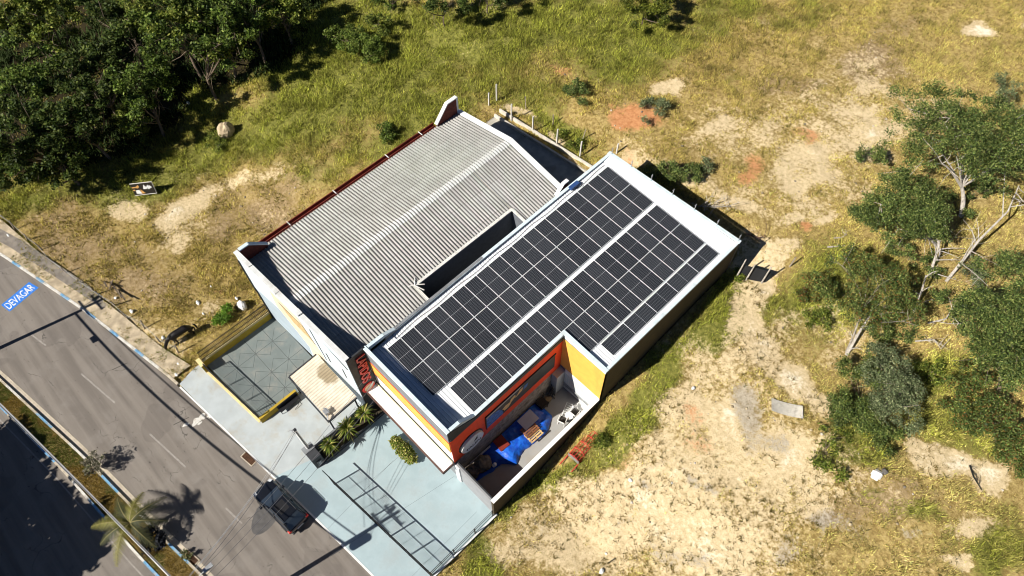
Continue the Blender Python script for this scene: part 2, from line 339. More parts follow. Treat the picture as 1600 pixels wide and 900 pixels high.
def in_poly(P, x, y):
    c = np.zeros(len(x), bool); j = len(P) - 1
    for i in range(len(P)):
        xi, yi = P[i]; xj, yj = P[j]
        c ^= ((yi > y) != (yj > y)) & (x < (xj - xi) * (y - yi) / (yj - yi + 1e-9) + xi); j = i
    return c
px, py = scatter(1050000, -72, 46, -28, 92)
k = in_poly(_B, px, py) & ~lot(px, py); px, py = px[k], py[k]
s_, g_, c_, r_, b_ = masks(px, py); s_ = s_ + rng.normal(0, .13, len(px)) + .5 * (fbm(px, py, .7, 3) - .5); c_ = c_ + rng.normal(0, .15, len(px))
bad = np.maximum.reduce([np.clip((s_ - .34) * 2.6, 0, 1), np.clip((c_ - .45) * 3, 0, 1), np.clip((r_ - .5) * 3, 0, 1), np.clip((b_ - .4) * 2, 0, .75)])
bad = np.maximum(bad, .9 * (mask(WOOD, px, py) > .55)); clump = fbm(px + 5, py - 9, 1.1, 3)
prob = np.clip(1.05 - bad * 1.06, .006, 1) * np.clip((clump - .22) * 2.6, .12, 1)
k = rng.random(len(px)) < prob; px, py, g_, s_, clump, b_ = px[k], py[k], g_[k], s_[k], clump[k], b_[k]
gg = np.clip((g_ - .2) / .65, 0, 1) + rng.normal(0, .22, len(px)); gg = np.clip(gg, 0, 1)[:, None]
far = fbm(px - 40, py + 10, 9., 3)[:, None]
east = np.clip((px + 5) / 35, 0, 1)[:, None]; tone = (1 - gg) * (np.array([.53, .415, .115]) * (1 - far * .3) + east * np.array([.10, .10, .055])) + gg * (np.array([.275, .295, .042]) * (1.35 - far * .6))
tone = tone * np.clip(.45 + 1.1 * fbm(px + 31, py, .9, 3), .5, 1.4)[:, None] * np.where(rng.random(len(px)) < .16, .35, 1.)[:, None] * np.where(rng.random(len(px)) < .18, 1.45, 1.)[:, None]
tone = tone * (1 - .35 * np.clip(b_, 0, .8))[:, None]
hh = np.clip(.06 + .30 * clump + .14 * gg[:, 0] - .18 * np.clip(s_, 0, 1) + .25 * np.clip(far[:, 0] - .5, 0, .3), .05, .6) * rng.uniform(.7, 1.3, len(px))
grass = grass_mesh('grass', px, py, gz(px, py), hh, tone, 3, .027, .75)
tag(grass, 'wild field grass in green and straw tones all over the open lots', 'grass', kind='stuff')

ux_, uy_ = scatter(60000, -72, -18, -8, 45); k = (mask(WOOD, ux_, uy_) > .5) & (fbm(ux_, uy_, 2.) > .42); ux_, uy_ = ux_[k], uy_[k]
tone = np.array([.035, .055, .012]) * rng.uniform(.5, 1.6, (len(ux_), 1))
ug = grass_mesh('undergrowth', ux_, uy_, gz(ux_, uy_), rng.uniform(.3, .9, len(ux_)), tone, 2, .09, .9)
tag(ug, 'dark leafy undergrowth beneath the trees of the wood', 'undergrowth', kind='stuff')
# sparse dry tufts standing on the sandy lot
tx, ty = scatter(9000, 8, 40, -8, 24); s_ = masks(tx, ty)[0]; k = in_poly(_B, tx, ty) & ~lot(tx, ty) & (s_ > .2) & (fbm(tx, ty, 3., 4) + rng.normal(0, .03, len(tx)) > .525); tx, ty = tx[k], ty[k]
tone = np.array([[.17, .125, .03], [.11, .10, .02], [.28, .2, .06]])[rng.integers(0, 3, len(tx))]
tf = grass_mesh('dry_tufts', tx, ty, gz(tx, ty), rng.uniform(.07, .26, len(tx)), tone * .8, 11, .018, 1.0)
tag(tf, 'sparse brown grass tufts dotted over the sandy lot', 'grass tufts', kind='stuff')
# weeds along the broken pavement
wx_, wy_ = scatter(16000, -45, -13, -22, -9.5); k = (wy_ > kerbN(wx_) + .15) & (wy_ < walkN(wx_) + .3) & (fbm(wx_, wy_, 1.2, 3) > .52); wx_, wy_ = wx_[k], wy_[k]
tone = np.array([[.36, .28, .08], [.16, .19, .03]])[rng.integers(0, 2, len(wx_))]
wd = grass_mesh('pavement_weeds', wx_, wy_, np.full(len(wx_), .13), rng.uniform(.06, .2, len(wx_)), tone, 5, .02, .8)
tag(wd, 'straw coloured weeds growing through the broken pavement', 'weeds', kind='stuff')

# loose stones and clods
sx_, sy_ = scatter(5200, -45, 42, -10, 60); ss_ = masks(sx_, sy_); k = in_poly(_B, sx_, sy_) & ~lot(sx_, sy_) & (np.maximum.reduce([ss_[0], ss_[2], ss_[4]]) > .35); sx_, sy_ = sx_[k], sy_[k]; n_ = len(sx_)
sr = .025 + .05 * rng.random(n_) ** 4 * 2.2; sz_ = gz(sx_, sy_); O = np.array([[1, 0, 0], [0, 1, 0], [-1, 0, 0], [0, -1, 0], [0, 0, .7], [0, 0, -.4]])
V = (np.stack([sx_, sy_, sz_ + .01], 1)[:, None, :] + O[None] * sr[:, None, None] * rng.uniform(.6, 1.4, (n_, 6, 3))).reshape(-1, 3)
Fo = np.array([[0, 1, 4], [1, 2, 4], [2, 3, 4], [3, 0, 4], [1, 0, 5], [2, 1, 5], [3, 2, 5], [0, 3, 5]]); Fs = (np.arange(n_)[:, None, None] * 6 + Fo[None]).reshape(-1, 3)
tone = np.array([[.55, .45, .3], [.35, .28, .18], [.22, .19, .15], [.6, .55, .48]])[rng.integers(0, 4, n_)]
tag(np_mesh('stones', V, Fs, GRASS, np.repeat(tone, 6, 0)), 'loose stones and clods scattered over the bare soil', 'stones', kind='stuff')
# ------------------------------------------------------------------ street
def strip(fa, fb, x0, x1, z, step=1.5, zb=None):
    xs = np.arange(x0, x1 + .01, step); b = MB()
    vs = [(x, fa(x), z) for x in xs] + [(x, fb(x), z if zb is None else zb) for x in xs]; n = len(xs)
    b.add(vs, [(i, i + 1, n + i + 1, n + i) for i in range(n - 1)]); return b

am, nt, p = new_mat('asphalt'); pos = gcoord(nt)
mp = nt.nodes.new('ShaderNodeMapping'); mp.inputs['Rotation'].default_value = (0, 0, R(-8)); mp.inputs['Scale'].default_value = (.08, 1.3, 1)
nt.links.new(pos, mp.inputs['Vector'])
streak = noise(nt, mp.outputs[0], 1.2, 4, .55); blot = noise(nt, pos, .5, 6, .6); fine = noise(nt, pos, 30, 3)
col = mixc(nt, ramp(nt, streak, .3, .7), (.165, .145, .128), (.24, .212, .185))
col = mixc(nt, math_n(nt, 'MULTIPLY', ramp(nt, blot, .45, .75), .6), col, (.27, .245, .22))
col = mixc(nt, math_n(nt, 'MULTIPLY', ramp(nt, fine, .3, .8), .35), col, (.07, .06, .05))
spot = noise(nt, pos, 4.5, 2); col = mixc(nt, math_n(nt, 'MULTIPLY', ramp(nt, spot, .70, .74), .7), col, (.04, .035, .03))
vr = nt.nodes.new('ShaderNodeTexVoronoi'); vr.feature = 'DISTANCE_TO_EDGE'; vr.inputs['Scale'].default_value = .32
wv = nt.nodes.new('ShaderNodeVectorMath'); wv.operation = 'ADD'; nz_ = nt.nodes.new('ShaderNodeTexNoise'); nz_.inputs['Scale'].default_value = .9; nz_.inputs['Detail'].default_value = 5; nt.links.new(pos, nz_.inputs['Vector'])
sc_ = nt.nodes.new('ShaderNodeVectorMath'); sc_.operation = 'SCALE'; sc_.inputs['Scale'].default_value = 1.6; nt.links.new(nz_.outputs['Color'], sc_.inputs[0]); nt.links.new(pos, wv.inputs[0]); nt.links.new(sc_.outputs[0], wv.inputs[1]); nt.links.new(wv.outputs[0], vr.inputs['Vector'])
crk = math_n(nt, 'MULTIPLY', math_n(nt, 'LESS_THAN', vr.outputs['Distance'], .006), ramp(nt, blot, .50, .60)); col = mixc(nt, math_n(nt, 'MULTIPLY', crk, .7), col, (.05, .045, .04))
ptc = ramp(nt, noise(nt, pos, .22, 2), .60, .615); col = mixc(nt, math_n(nt, 'MULTIPLY', ptc, .35), col, (.12, .105, .095))
nt.links.new(col, p.inputs['Base Color']); p.inputs['Roughness'].default_value = .9; p.inputs['Specular IOR Level'].default_value = .2
b = strip(medN, kerbN, -110, 60, 0); tag(b.build('road', am), kind='structure')
b = strip(lambda x: medS(x) - 11, medS, -110, 60, 0); tag(b.build('far_road', am), kind='structure')
b = strip(lambda x: medS(x) - 60, lambda x: medS(x) - 11.2, -110, 60, .05); tag(b.build('far_verge', gm), kind='structure')

paint = M('worn_road_paint', (.285, .26, .235), .8, .25, 6, dirt=(.2, .17, .15), dirt_amt=.8, dirt_scale=5)
b = MB()
for (p0, p1) in (((-25.18,-17.84), (-23.32,-17.43)), ((-19.05,-16.59), (-14.95,-15.91)), ((-10.91,-15.28), (-6.83,-14.71)), ((-2.28,-14.24), (-0.60,-14.03))):
    d = Vector(p1) - Vector(p0); n = Vector((-d.y, d.x)).normalized() * .06
    b.poly([(*(Vector(p0) - n), .004), (*(Vector(p1) - n), .004), (*(Vector(p1) + n), .004), (*(Vector(p0) + n), .004)])
tag(b.build('lane_marking', paint), kind='structure')
b = strip(lambda x: medS(x) - .62, lambda x: medS(x) - .52, -40, 6, .004); tag(b.build('edge_line', paint), kind='structure')

# road kerbs, painted in blue and white lengths
blue_p = M('faded_blue_paint', (.14, .31, .50), .8, .2, 5, dirt=(.42, .38, .32), dirt_amt=.95, dirt_scale=3)
white_p = M('kerb_white_paint', (.58, .56, .52), .8, .15, 5, dirt=(.33, .28, .21), dirt_amt=.9, dirt_scale=3)
kconc = M('kerb_concrete', (.46, .40, .31), .9, .2, 4, dirt=(.25, .2, .14), dirt_amt=.6, dirt_scale=2)
def kerb(f, x0, x1, w, h, rule, side=1):
    b = MB(); x = x0; k = 0
    while x < x1:
        x2 = min(x + rng.uniform(.85, 1.15), x1); mi = rule(x, k)
        b.wall((x, f(x) + side * w / 2), (x2 - .012, f(x2 - .012) + side * w / 2), w, -.12, -.12, h, h, mi); x = x2; k += 1
    return b
b = kerb(kerbN, -60, -12.9, .2, .15, lambda x, k: (0 if k % 3 == 0 else 1) if x < -16 else 2)
tag(b.build('road_kerb', [blue_p, white_p, kconc], bevel=.015), kind='structure')
b = kerb(medN, -60, 30, .16, .16, lambda x, k: (0 if (k // 2) % 4 == 1 else (1 if (k // 2) % 2 else 2)), -1)
for q in strip(lambda x: medN(x), lambda x: medN(x) + .42, -60, 30, .02).f: pass
g2 = strip(lambda x: medN(x) + .02, lambda x: medN(x) + .42, -60, 30, .006); n0 = len(b.v); b.v += g2.v; b.f += [tuple(i + n0 for i in f) for f in g2.f]; b.m += [2] * len(g2.f)
tag(b.build('median_kerb', [blue_p, white_p, kconc]), kind='structure')
b = kerb(medS, -60, 30, .16, .16, lambda x, k: (0 if (k // 2) % 3 == 1 else (2 if (k // 2) % 3 else 1)), 1)
tag(b.build('far_median_kerb', [blue_p, white_p, kconc]), kind='structure')
ms_ = M('median_soil', (.21, .145, .05), .95, .35, 4, bump=.6, dirt=(.12, .10, .03), dirt_amt=.6)
b = strip(lambda x: medS(x) + .1, lambda x: medN(x) - .1, -60, 30, .10); tag(b.build('median', ms_), kind='structure')
mx = rng.uniform(-30, 12, 26000); t = rng.uniform(.12, .9, 26000); my = medS(mx) + (medN(mx) - medS(mx)) * t
tone = np.array([.30, .21, .045]) * rng.uniform(.7, 1.2, (26000, 1)); tone[fbm(mx, my, 2.) > .56] = [.15, .17, .03]
gr = grass_mesh('median_grass', mx, my, np.full(26000, .1), np.full(26000, .13), tone, 2, .022)
tag(gr, 'short straw coloured grass along the road median', 'grass', kind='stuff')

# pavement beside the open field
b = strip(lambda x: kerbN(x) + .2, lambda x: walkN(x) + .15, -60, -13.0, .13, .8); tag(b.build('pavement', M('sandy_concrete', (.44, .36, .25), .95, .25, 1.6, bump=.6, dirt=(.24, .19, .12), dirt_amt=.7, dirt_scale=1.3)), kind='structure')
asph2 = M('old_tar', (.20, .175, .15), .9, .2, 2, dirt=(.33, .28, .2), dirt_amt=.7, dirt_scale=1.2)
b = strip(lambda x: kerbN(x) + 1.0, lambda x: kerbN(x) + 1.0 + np.interp(x, [-60, -40, -26, -22.5], [1.2, 1.1, .95, .3]), -60, -22.5, .136, .8); 
tag(b.build('tar_path', asph2), kind='structure')

# painted warning on the road
devx, devy = [Vector(q) for q in ((-29.51,-18.37), (-28.39,-18.14), (-28.92,-15.40), (-30.03,-15.72))], 0
pblue = M('road_blue_paint', (.02, .18, .66), .7, .1, 4, dirt=(.16, .17, .22), dirt_amt=.75, dirt_scale=4)
b = MB(); b.poly([(q.x, q.y, .004) for q in devx]); sign = b.build('road_warning', pblue)
tag(sign, 'blue painted road panel with worn white lettering by the pavement', 'road marking')
def text_mesh(name, body, mat, parent, mw, size, depth=0.0, spacing=1.0, fit=None, bold=0):
    cu = bpy.data.curves.new(name, 'FONT'); cu.body = body; cu.size = size; cu.extrude = depth; cu.align_x = 'CENTER'; cu.align_y = 'CENTER'; cu.space_character = spacing; cu.offset = bold
    o = bpy.data.objects.new(name, cu); COL.objects.link(o)
    me = bpy.data.meshes.new_from_object(o.evaluated_get(bpy.context.evaluated_depsgraph_get()))
    bpy.data.objects.remove(o); me.name = name; me.materials.clear(); me.materials.append(mat)
    if fit:
        xs = [v.co.x for v in me.vertices]; ys = [v.co.y for v in me.vertices]
        cx, cy = (max(xs) + min(xs)) / 2, (max(ys) + min(ys)) / 2; sx, sy = fit[0] / (max(xs) - min(xs)), fit[1] / (max(ys) - min(ys))
        for v in me.vertices: v.co.x = (v.co.x - cx) * sx; v.co.y = (v.co.y - cy) * sy
    mw = mw.copy()
    if parent: mw.translation -= rootloc(parent)
    me.transform(mw)
    o = bpy.data.objects.new(name, me); COL.objects.link(o)
    if parent: o.parent = parent
    return o
def frame(c, xa, ya):
    xa = Vector(xa).normalized(); ya = Vector(ya); ya = (ya - xa * ya.dot(xa)).normalized(); za = xa.cross(ya)
    m = Matrix((xa, ya, za)).transposed().to_4x4(); m.translation = Vector(c); return m
c = sum(devx, Vector((0, 0))) / 4; xa = devx[2] - devx[1]; ya = devx[0] - devx[1]
wornw = M('worn_lettering', (.70, .70, .70), .8, .1, 6, dirt=(.03, .16, .58), dirt_amt=1.0, dirt_scale=2.2)
text_mesh('lettering', 'DEVAGAR', wornw, sign, frame((c.x, c.y, .008), (*xa, 0), (*ya, 0)), 1, fit=(xa.length * .90, ya.length * .70), bold=.012)

strip_m = M('strip_dark', (.05, .045, .04), .9, .2)
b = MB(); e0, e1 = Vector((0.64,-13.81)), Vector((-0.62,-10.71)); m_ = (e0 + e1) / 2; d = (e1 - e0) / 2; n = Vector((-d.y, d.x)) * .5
b.poly([tuple((m_ + d * math.cos(t) + n * math.sin(t)).to_3d() + Vector((0, 0, .005))) for t in np.arange(0, 6.28, .25)]); tag(b.build('dark_patch', M('dark_asphalt', (.085, .08, .078), .7, .2, 3)), 'dark oval patch on the road beside the parked car', 'stain')  # dark oval laid flat on the asphalt next to the car
b = MB()
for p_, q_ in (((-17.67,-14.73), (-17.37,-13.57)), ((-10.30,-13.66), (-10.02,-12.53))): b.wall(p_, q_, .05, -.01, -.01, .005, .005)
tag(b.build('road_strips', strip_m), kind='structure')  # two short thin dark strips lying on the road
# spilt paint and gully grates
b = MB(); q = Vector((-9.32,-12.03))
for k in range(26):
    a = rng.uniform(0, 6.28); r = abs(rng.normal(0, .3)); cx, cy = q.x + math.cos(a) * r * .7, q.y + math.sin(a) * r * 1.5; s = rng.uniform(.03, .16)
    b.poly([(cx + s * rng.uniform(.5, 1.3) * math.cos(t), cy + s * 2 * rng.uniform(.5, 1.3) * math.sin(t), .004 + k * .0002) for t in np.arange(0, 6.28, .9)])
tag(b.build('paint_spill', white_p), 'splash of dried white paint at the road edge', 'stain')
rust = M('rusty_iron', (.16, .075, .035), .8, .35, 6)
def grate(px_, L, ang, label):
    t = thing('gully_grate', (px_[0], px_[1], .0), label, 'drain grate', 'street gully grates', ang)
    b = MB(); 
    for a in (-1, 1): b.box(-L / 2, L / 2, a * .30 - .03, a * .30 + .03, .0, .06)
    for a in (-1, 1): b.box(a * L / 2 - .03, a * L / 2 + .03, -.33, .33, .0, .062)
    b.build('rim', kconc, t, local=True)
    b = MB(); 
    for k in np.arange(-L / 2 + .08, L / 2 - .05, .09): b.box(k, k + .035, -.27, .27, .012, .045)
    b.build('bars', rust, t, local=True)
    b = MB(); b.box(-L / 2 + .03, L / 2 - .03, -.28, .28, .004, .01); b.build('pit', black, t, local=True)
grate((-4.15,-11.05), 1.15, R(8), 'rusty gully grate at the kerb above the parked car')
grate((-1.08,-17.82), 1.2, R(10), 'rusty gully grate beside the median near the dark shrub')

# forecourt slabs
slab_m = M('painted_forecourt', (.34, .43, .458), .75, .07, .9, dirt=(.30, .335, .34), dirt_amt=.6, dirt_scale=.45)
slab_l = M('pale_forecourt', (.405, .44, .45), .8, .07, .9, dirt=(.36, .31, .23), dirt_amt=.7, dirt_scale=.5)
joint = M('joint_dark', (.17, .19, .2), .9, .1)
edgew = M('slab_edge', (.72, .72, .70), .8, .1, 3)
right_x = 11.4
P_left = [(-12.84,-11.61), (-10.2, kerbN(-10.2) + .12), (-6, kerbN(-6) + .12), (-1.7, kerbN(-1.7) + .12), (-.9, -8.0), (-.9, -2.0), (-6, -2.4), (-5.75, -8.75), (-13.2, -9.5), (-13.22,-10.15)]
b = MB(); b.prism(P_left, -.1, .10); pl = b.build('pale_pavement', slab_l); tag(pl, kind='structure')
xs = np.arange(-1.7, right_x + .1, 1.); 
P_right = [(x, kerbN(x) + .12) for x in xs] + [(right_x, kerbN(right_x) + .12), (right_x, -1.0), (-.9, -1.0), (-.9, -8.0)]
b = MB(); b.prism(P_right, -.1, .104)
for (a, c_) in (((10.22,-1.93), (10.31,-8.09)), ((7.28,-1.38), (5.43,-11.03)), ((3.33,-3.72), (3.92,-10.17)), ((3.41,-2.28), (3.37,-5.81))):
    b.wall(a, c_, .018, .09, .09, .108, .108, 1)
tag(b.build('forecourt', [slab_m, joint]), kind='structure')
b = MB()
for x in np.arange(-12.6, 12, 1.): b.wall((x, kerbN(x) + .06), (x + .985, kerbN(x + .985) + .06), .12, -.1, -.1, .112, .112)
tag(b.build('forecourt_edge', edgew), kind='structure')
b = MB(); b.prism([(right_x + .02, kerbN(right_x) + .15), (40, kerbN(40) + .15), (40, kerbN(40) + 1.2), (right_x + .02, kerbN(right_x) + 1.2)], -.1, .09); tag(b.build('pavement_beyond', conc), kind='structure')

# courtyard of the warehouse
court = M('court_paint', (.155, .18, .175), .8, .08, 1.2, dirt=(.30, .27, .23), dirt_amt=.5, dirt_scale=.7)
ctile = M('court_tile', (.16, .18, .185), .8, .12, 3)
cr = M('court_joint', (.085, .095, .095), .9, .1)
b = MB(); b.prism([(-12.75, -9.25), (-5.85, -8.75), (-5.85, -3.0), (-12.75, -3.0)], -.1, .115)
for x0 in (-10.9, -8.7, -6.9):
    b.box(x0, x0 + .04, -8.9, -3.1, .1, .118, 1)
for y0 in (-7.6, -6., -4.4):
    b.box(-12.5, -6, y0, y0 + .04, .1, .1175, 1)
for cx_ in (-10.9, -8.7, -6.9):
    for cy_ in (-6., -4.4, -7.6):
        for sx in (1, -1): b.wall((cx_ - .9, cy_ - sx * .8), (cx_ + .9, cy_ + sx * .8), .032, .1, .1, .1172, .1172, 1)
b.box(-12.7, -12.0, -9.1, -8.2, .1, .122, 2)
tag(b.build('courtyard', [court, cr, ctile]), kind='structure')
# ------------------------------------------------------------------ shop building with the solar roof
def rz(x, y): return 7.86 + .0224 * y - .067 * x
white_r = M('white_roof_sheet', (.74, .76, .78), .45, .04, 1.5, spec=.4, dirt=(.55, .55, .53), dirt_amt=.25)
orange = M('orange_paint', (.80, .44, .085), .7, .05, 2, dirt=(.55, .30, .07), dirt_amt=.45, dirt_scale=1.1)
red = M('red_paint', (.85, .07, .015), .65, .06, 2, dirt=(.55, .06, .02), dirt_amt=.4, dirt_scale=1.2)
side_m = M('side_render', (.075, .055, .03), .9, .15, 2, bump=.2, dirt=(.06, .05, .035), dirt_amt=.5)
shop = thing('shop_building', (5, 11, 0), 'orange and grey shop with solar panels over its white ribbed roof', 'building')
XL, XR, YF, YN, XI = -.78, 11.25, -1.1, 9.2, 7.42
def rearY(x): return 22.85 + .063 * (x + .62)
b = MB()   # structural walls
b.wall((XL + .1, YF), (XL + .1, rearY(XL)), .2, -.1, -.1, 8.3, 8.5)
b.wall((XI - .1, YF + .1), (XI - .1, YN), .2, -.1, -.1, 7.3, 7.4)
b.wall((XI - .2, YN + .1), (XR, YN + .1), .2, -.1, -.1, 7.35, 7.25)
b.wall((XL, rearY(XL) + .1), (XR, rearY(XR) + .1), .2, -.1, -.1, 8.35, 7.65)
b.build('wall', grey_w, shop)
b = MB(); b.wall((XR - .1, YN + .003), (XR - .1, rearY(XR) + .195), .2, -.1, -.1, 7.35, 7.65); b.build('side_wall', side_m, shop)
# street front in bands
b = MB(); b.box(XL, XI, YF - .1, YF + .1, -.1, 3.2); b.build('lower_front', grey_w, shop)
tile_w = M('white_tile', (.70, .70, .68), .4, .06, 3, dirt=(.5, .48, .45), dirt_amt=.4)
b = MB(); b.box(XL, XI, YF - .1, YF + .1, 3.2, 5.3); b.build('white_band', tile_w, shop)
b = MB(); b.box(XL, XI, YF - .16, YF + .1, 5.3, 6.95); b.build('orange_band', orange, shop)
b = MB(); b.box(XL, XI, YF - .14, YF + .1, 6.95, 8.62); b.build('grey_band', grey_w, shop)
b = MB(); b.box(XL - .004, XI + .004, YF - .175, YF - .1, 6.93, 7.0); b.box(XL - .004, XI + .004, YF - .175, YF - .1, 5.25, 5.31); b.build('red_trim', red, shop)
# roof sheet with ribs running down the slope
b = MB()
def sheet(x0, x1, y0, y1, mi=0):
    t = lambda x, y: rz(x, y)
    b.hexa([(x0, y0, t(x0, y0) - .06), (x1, y0, t(x1, y0) - .06), (x1, y1, t(x1, y1) - .06), (x0, y1, t(x0, y1) - .06), (x0, y0, t(x0, y0)), (x1, y0, t(x1, y0)), (x1, y1, t(x1, y1)), (x0, y1, t(x0, y1))], mi)
sheet(XL + .2, XI - .2, YF + .1, YN + .2); sheet(XL + .2, XR - .2, YN + .203, 22.7)
for y in np.arange(YF + .25, 22.6, .25):
    x1 = (XI - .2) if y < YN + .25 else XR - .2; x0 = XL + .2
    b.hexa([(x0, y - .035, rz(x0, y) - .01), (x1, y - .035, rz(x1, y) - .01), (x1, y + .035, rz(x1, y) - .01), (x0, y + .035, rz(x0, y) - .01), (x0, y - .018, rz(x0, y) + .04), (x1, y - .018, rz(x1, y) + .04), (x1, y + .018, rz(x1, y) + .04), (x0, y + .018, rz(x0, y) + .04)])
b.build('roof', white_r, shop)
b = MB(); 
b.hexa([(XL + .2, 22.1, rz(XL, 22.1) + .05), (XR - .25, 22.15, rz(XR, 22.1) + .05), (XR - .25, rearY(XR), rz(XR, 23) + .07), (XL + .2, rearY(XL), rz(XL, 23) + .07), (XL + .2, 22.1, rz(XL, 22.1) + .075), (XR - .25, 22.15, rz(XR, 22.1) + .075), (XR - .25, rearY(XR), rz(XR, 23) + .12), (XL + .2, rearY(XL), rz(XL, 23) + .12)])
b.build('rear_flashing', M('flashing_white', (.86, .86, .85), .4, .03, 2), shop)
# parapet coping
b = MB()
def cope(p, q, w=.24, h=.1): b.beam(p, q, w, h)
b.box(XL - .06, XI + .06, YF - .19, YF + .08, 8.62, 8.72)
cope((XL + .1, YF + .142, 8.66), (XL + .1, .35, 8.60)); cope((XL + .1, .36, 8.58), (XL + .1, 1.3, 8.25)); cope((XL + .1, 1.31, 8.21), (XL + .1, rearY(XL) - .06, 8.55))
b.wall((XL + .1, YF + .12), (XL + .1, .36), .2, 8.0, 8.0, 8.62, 8.55); b.wall((XL + .1, .36), (XL + .1, 1.3), .198, 8.0, 8.0, 8.54, 8.2)
cope((XI - .05, YF + .142, 8.66), (XI - .05, -.2, 8.6)); cope((XI - .05, -.19, 8.58), (XI - .05, .95, 7.72)); cope((XI - .05, .96, 7.68), (XI - .05, YN - .06, 7.84))
cope((XI - .2, YN + .1, 7.86), (XR + .04, YN + .1, 7.60), .3); cope((XR - .1, YN + .26, 7.58), (XR - .1, rearY(XR) - .07, 7.88)); cope((XL - .06, rearY(XL) + .1, 8.60), (XR + .05, rearY(XR) + .1, 7.92), .3)
b.wall((XI - .1, YF + .1), (XI - .1, -.2), .196, 7.2, 7.2, 8.62, 8.56); b.wall((XI - .1, -.2), (XI - .1, .95), .196, 7.2, 7.2, 8.55, 7.7)
b.wall((XI - .1, .96), (XI - .1, YN), .196, 7.25, 7.25, 7.65, 7.8)
b.wall((XI - .2, YN + .1), (XR, YN + .1), .196, 7.2, 7.1, 7.82, 7.58); b.wall((XR - .1, YN + .2), (XR - .1, rearY(XR)), .196, 7.2, 7.2, 7.56, 7.86)
b.build('parapet', cap_m, shop, bevel=.012)
# courtyard faces
b = MB(); b.box(XI, XI + .03, YF - .09, YN - .02, 2.95, 7.0); b.build('red_wall', red, shop)
b = MB(); b.box(XI, XI + .05, YF + .05, YN - .02, 7.0, 7.42); b.wall((XI + .025, YF - .13), (XI + .025, .9), .046, 7.4, 7.4, 8.6, 7.5); b.build('dark_fascia', dgrey, shop)
stone = M('stone_cladding', (.30, .27, .235), .85, .3, 3, bump=.5, dirt=(.14, .13, .12), dirt_amt=.7, dirt_scale=1.6)
b = MB(); b.box(XI, XI + .03, YF + .12, YN - .9, .1, 2.94); 
for y0, z0 in ((2.9, 1.55), (5., 1.7)): b.box(XI + .03, XI + .06, y0, y0 + 1.1, z0, z0 + .3)
b.build('stone_wall', stone, shop)
b = MB(); b.box(XI + .03, XI + .55, YN - .9, YN - .02, .1, 2.94); b.build('pier', M('pale_grey_paint', (.42, .44, .46), .7, .06, 2), shop)
b = MB(); b.box(XI + .03, XR, YN - .03, YN, 3.25, 7.25); b.build('orange_wall', orange, shop)
b = MB(); b.box(XI + .56, XR - .02, YN - .05, YN, 2.65, 3.25); b.build('white_trim', white, shop); b = MB(); b.box(XI + .56, XR - .02, YN - .05, YN, .1, .45); b.build('white_trim', white, shop)
gb, nt, p = new_mat('glass_block'); o_ = ocoord(nt); br = nt.nodes.new('ShaderNodeTexBrick'); nt.links.new(o_, br.inputs['Vector'])
mp = nt.nodes.new('ShaderNodeMapping'); mp.inputs['Rotation'].default_value = (R(90), 0, 0); nt.links.new(o_, mp.inputs['Vector']); nt.links.new(mp.outputs[0], br.inputs['Vector'])
br.inputs['Scale'].default_value = 1; br.inputs['Brick Width'].default_value = .2; br.inputs['Row Height'].default_value = .2; br.inputs['Mortar Size'].default_value = .018; br.offset = 0
br.inputs['Color1'].default_value = (.55, .66, .70, 1); br.inputs['Color2'].default_value = (.68, .66, .64, 1); br.inputs['Mortar'].default_value = (.8, .8, .8, 1)
nt.links.new(br.outputs['Color'], p.inputs['Base Color']); p.inputs['Roughness'].default_value = .2
b = MB(); b.box(XI + .56, XR - .02, YN - .04, YN, 1.0, 2.65); w_ = b.build('glass_block_window', gb, shop)
b = MB(); b.box(XI + .56, XR - .1, YN - .12, YN - .04, .92, 1.0); b.box(XI + .56, XR - .1, YN - .10, YN - .04, .68, .74); b.build('sill', galv, w_)
b = MB(); b.box(XI + .56, XR - .1, YN - .03, YN, .45, .92); b.build('lower_panel', M('sill_grey', (.45, .47, .48), .5, .1), shop)
# awning over the shop front
b = MB(); b.box(-.75, XI + .03, -2.2, YF - .2, 3.22, 3.3); aw = b.build('awning', M('awning_white', (.86, .86, .85), .5, .02, 2), shop)
b = MB(); b.box(-.78, XI + .06, -2.26, -2.2, 2.95, 3.34); b.box(-.81, -.75, -2.2, YF - .2, 2.95, 3.34); b.box(XI + .03, XI + .09, -2.2, YF - .2, 2.95, 3.34); b.build('fascia', M('fascia_brown', (.10, .05, .04), .6, .2), aw)
b = MB()
for x in np.arange(-.4, 7.4, 1.25): b.box(x, x + .03, -2.18, YF - .2, 3.30, 3.315)
b.box(-.7, XI, -1.36, -1.3, 3.30, 3.42); b.build('seam', M('seam_cream', (.75, .62, .40), .6, .1), aw)
# rods of the electric fence along the rear parapet
for x in (-.55, 1.33, 3.22, 5.2, 7.2, 9.2, 11.1):
    y = rearY(x) + .1; z = 8.6 - .058 * (x + .6)
    b = MB(); b.tube([(x, y, z - .1), (x + .02, y + .05, z + .75)], .022, 6); b.tube([(x, y - .04, z + .3), (x, y + .09, z + .3)], .035, 6); b.tube([(x, y - .04, z + .6), (x, y + .09, z + .6)], .035, 6)
    b.build('fence_rod', galv, shop)
b = MB()
pts = [(-.62, .9, rz(-.6, .9) + .1)] + [(-.25 + .06 * math.sin(y * 1.7), y, rz(-.3, y) + .06) for y in np.arange(.9, 22, .6)]
b.tube(pts, .018, 5); b.tube([(-.55, 18.3, 8.5), (-.2, 18.6, 8.55), (-.1, 19.1, 8.45), (-.4, 19.4, 8.4)], .02, 5); b.build('roof_cable', black, shop)
b = MB(); b.box(-.66, -.34, 18.2, 19.1, 8.43, 8.62); b.build('junction_cover', M('cable_blue', (.03, .07, .2), .5, .1), shop)
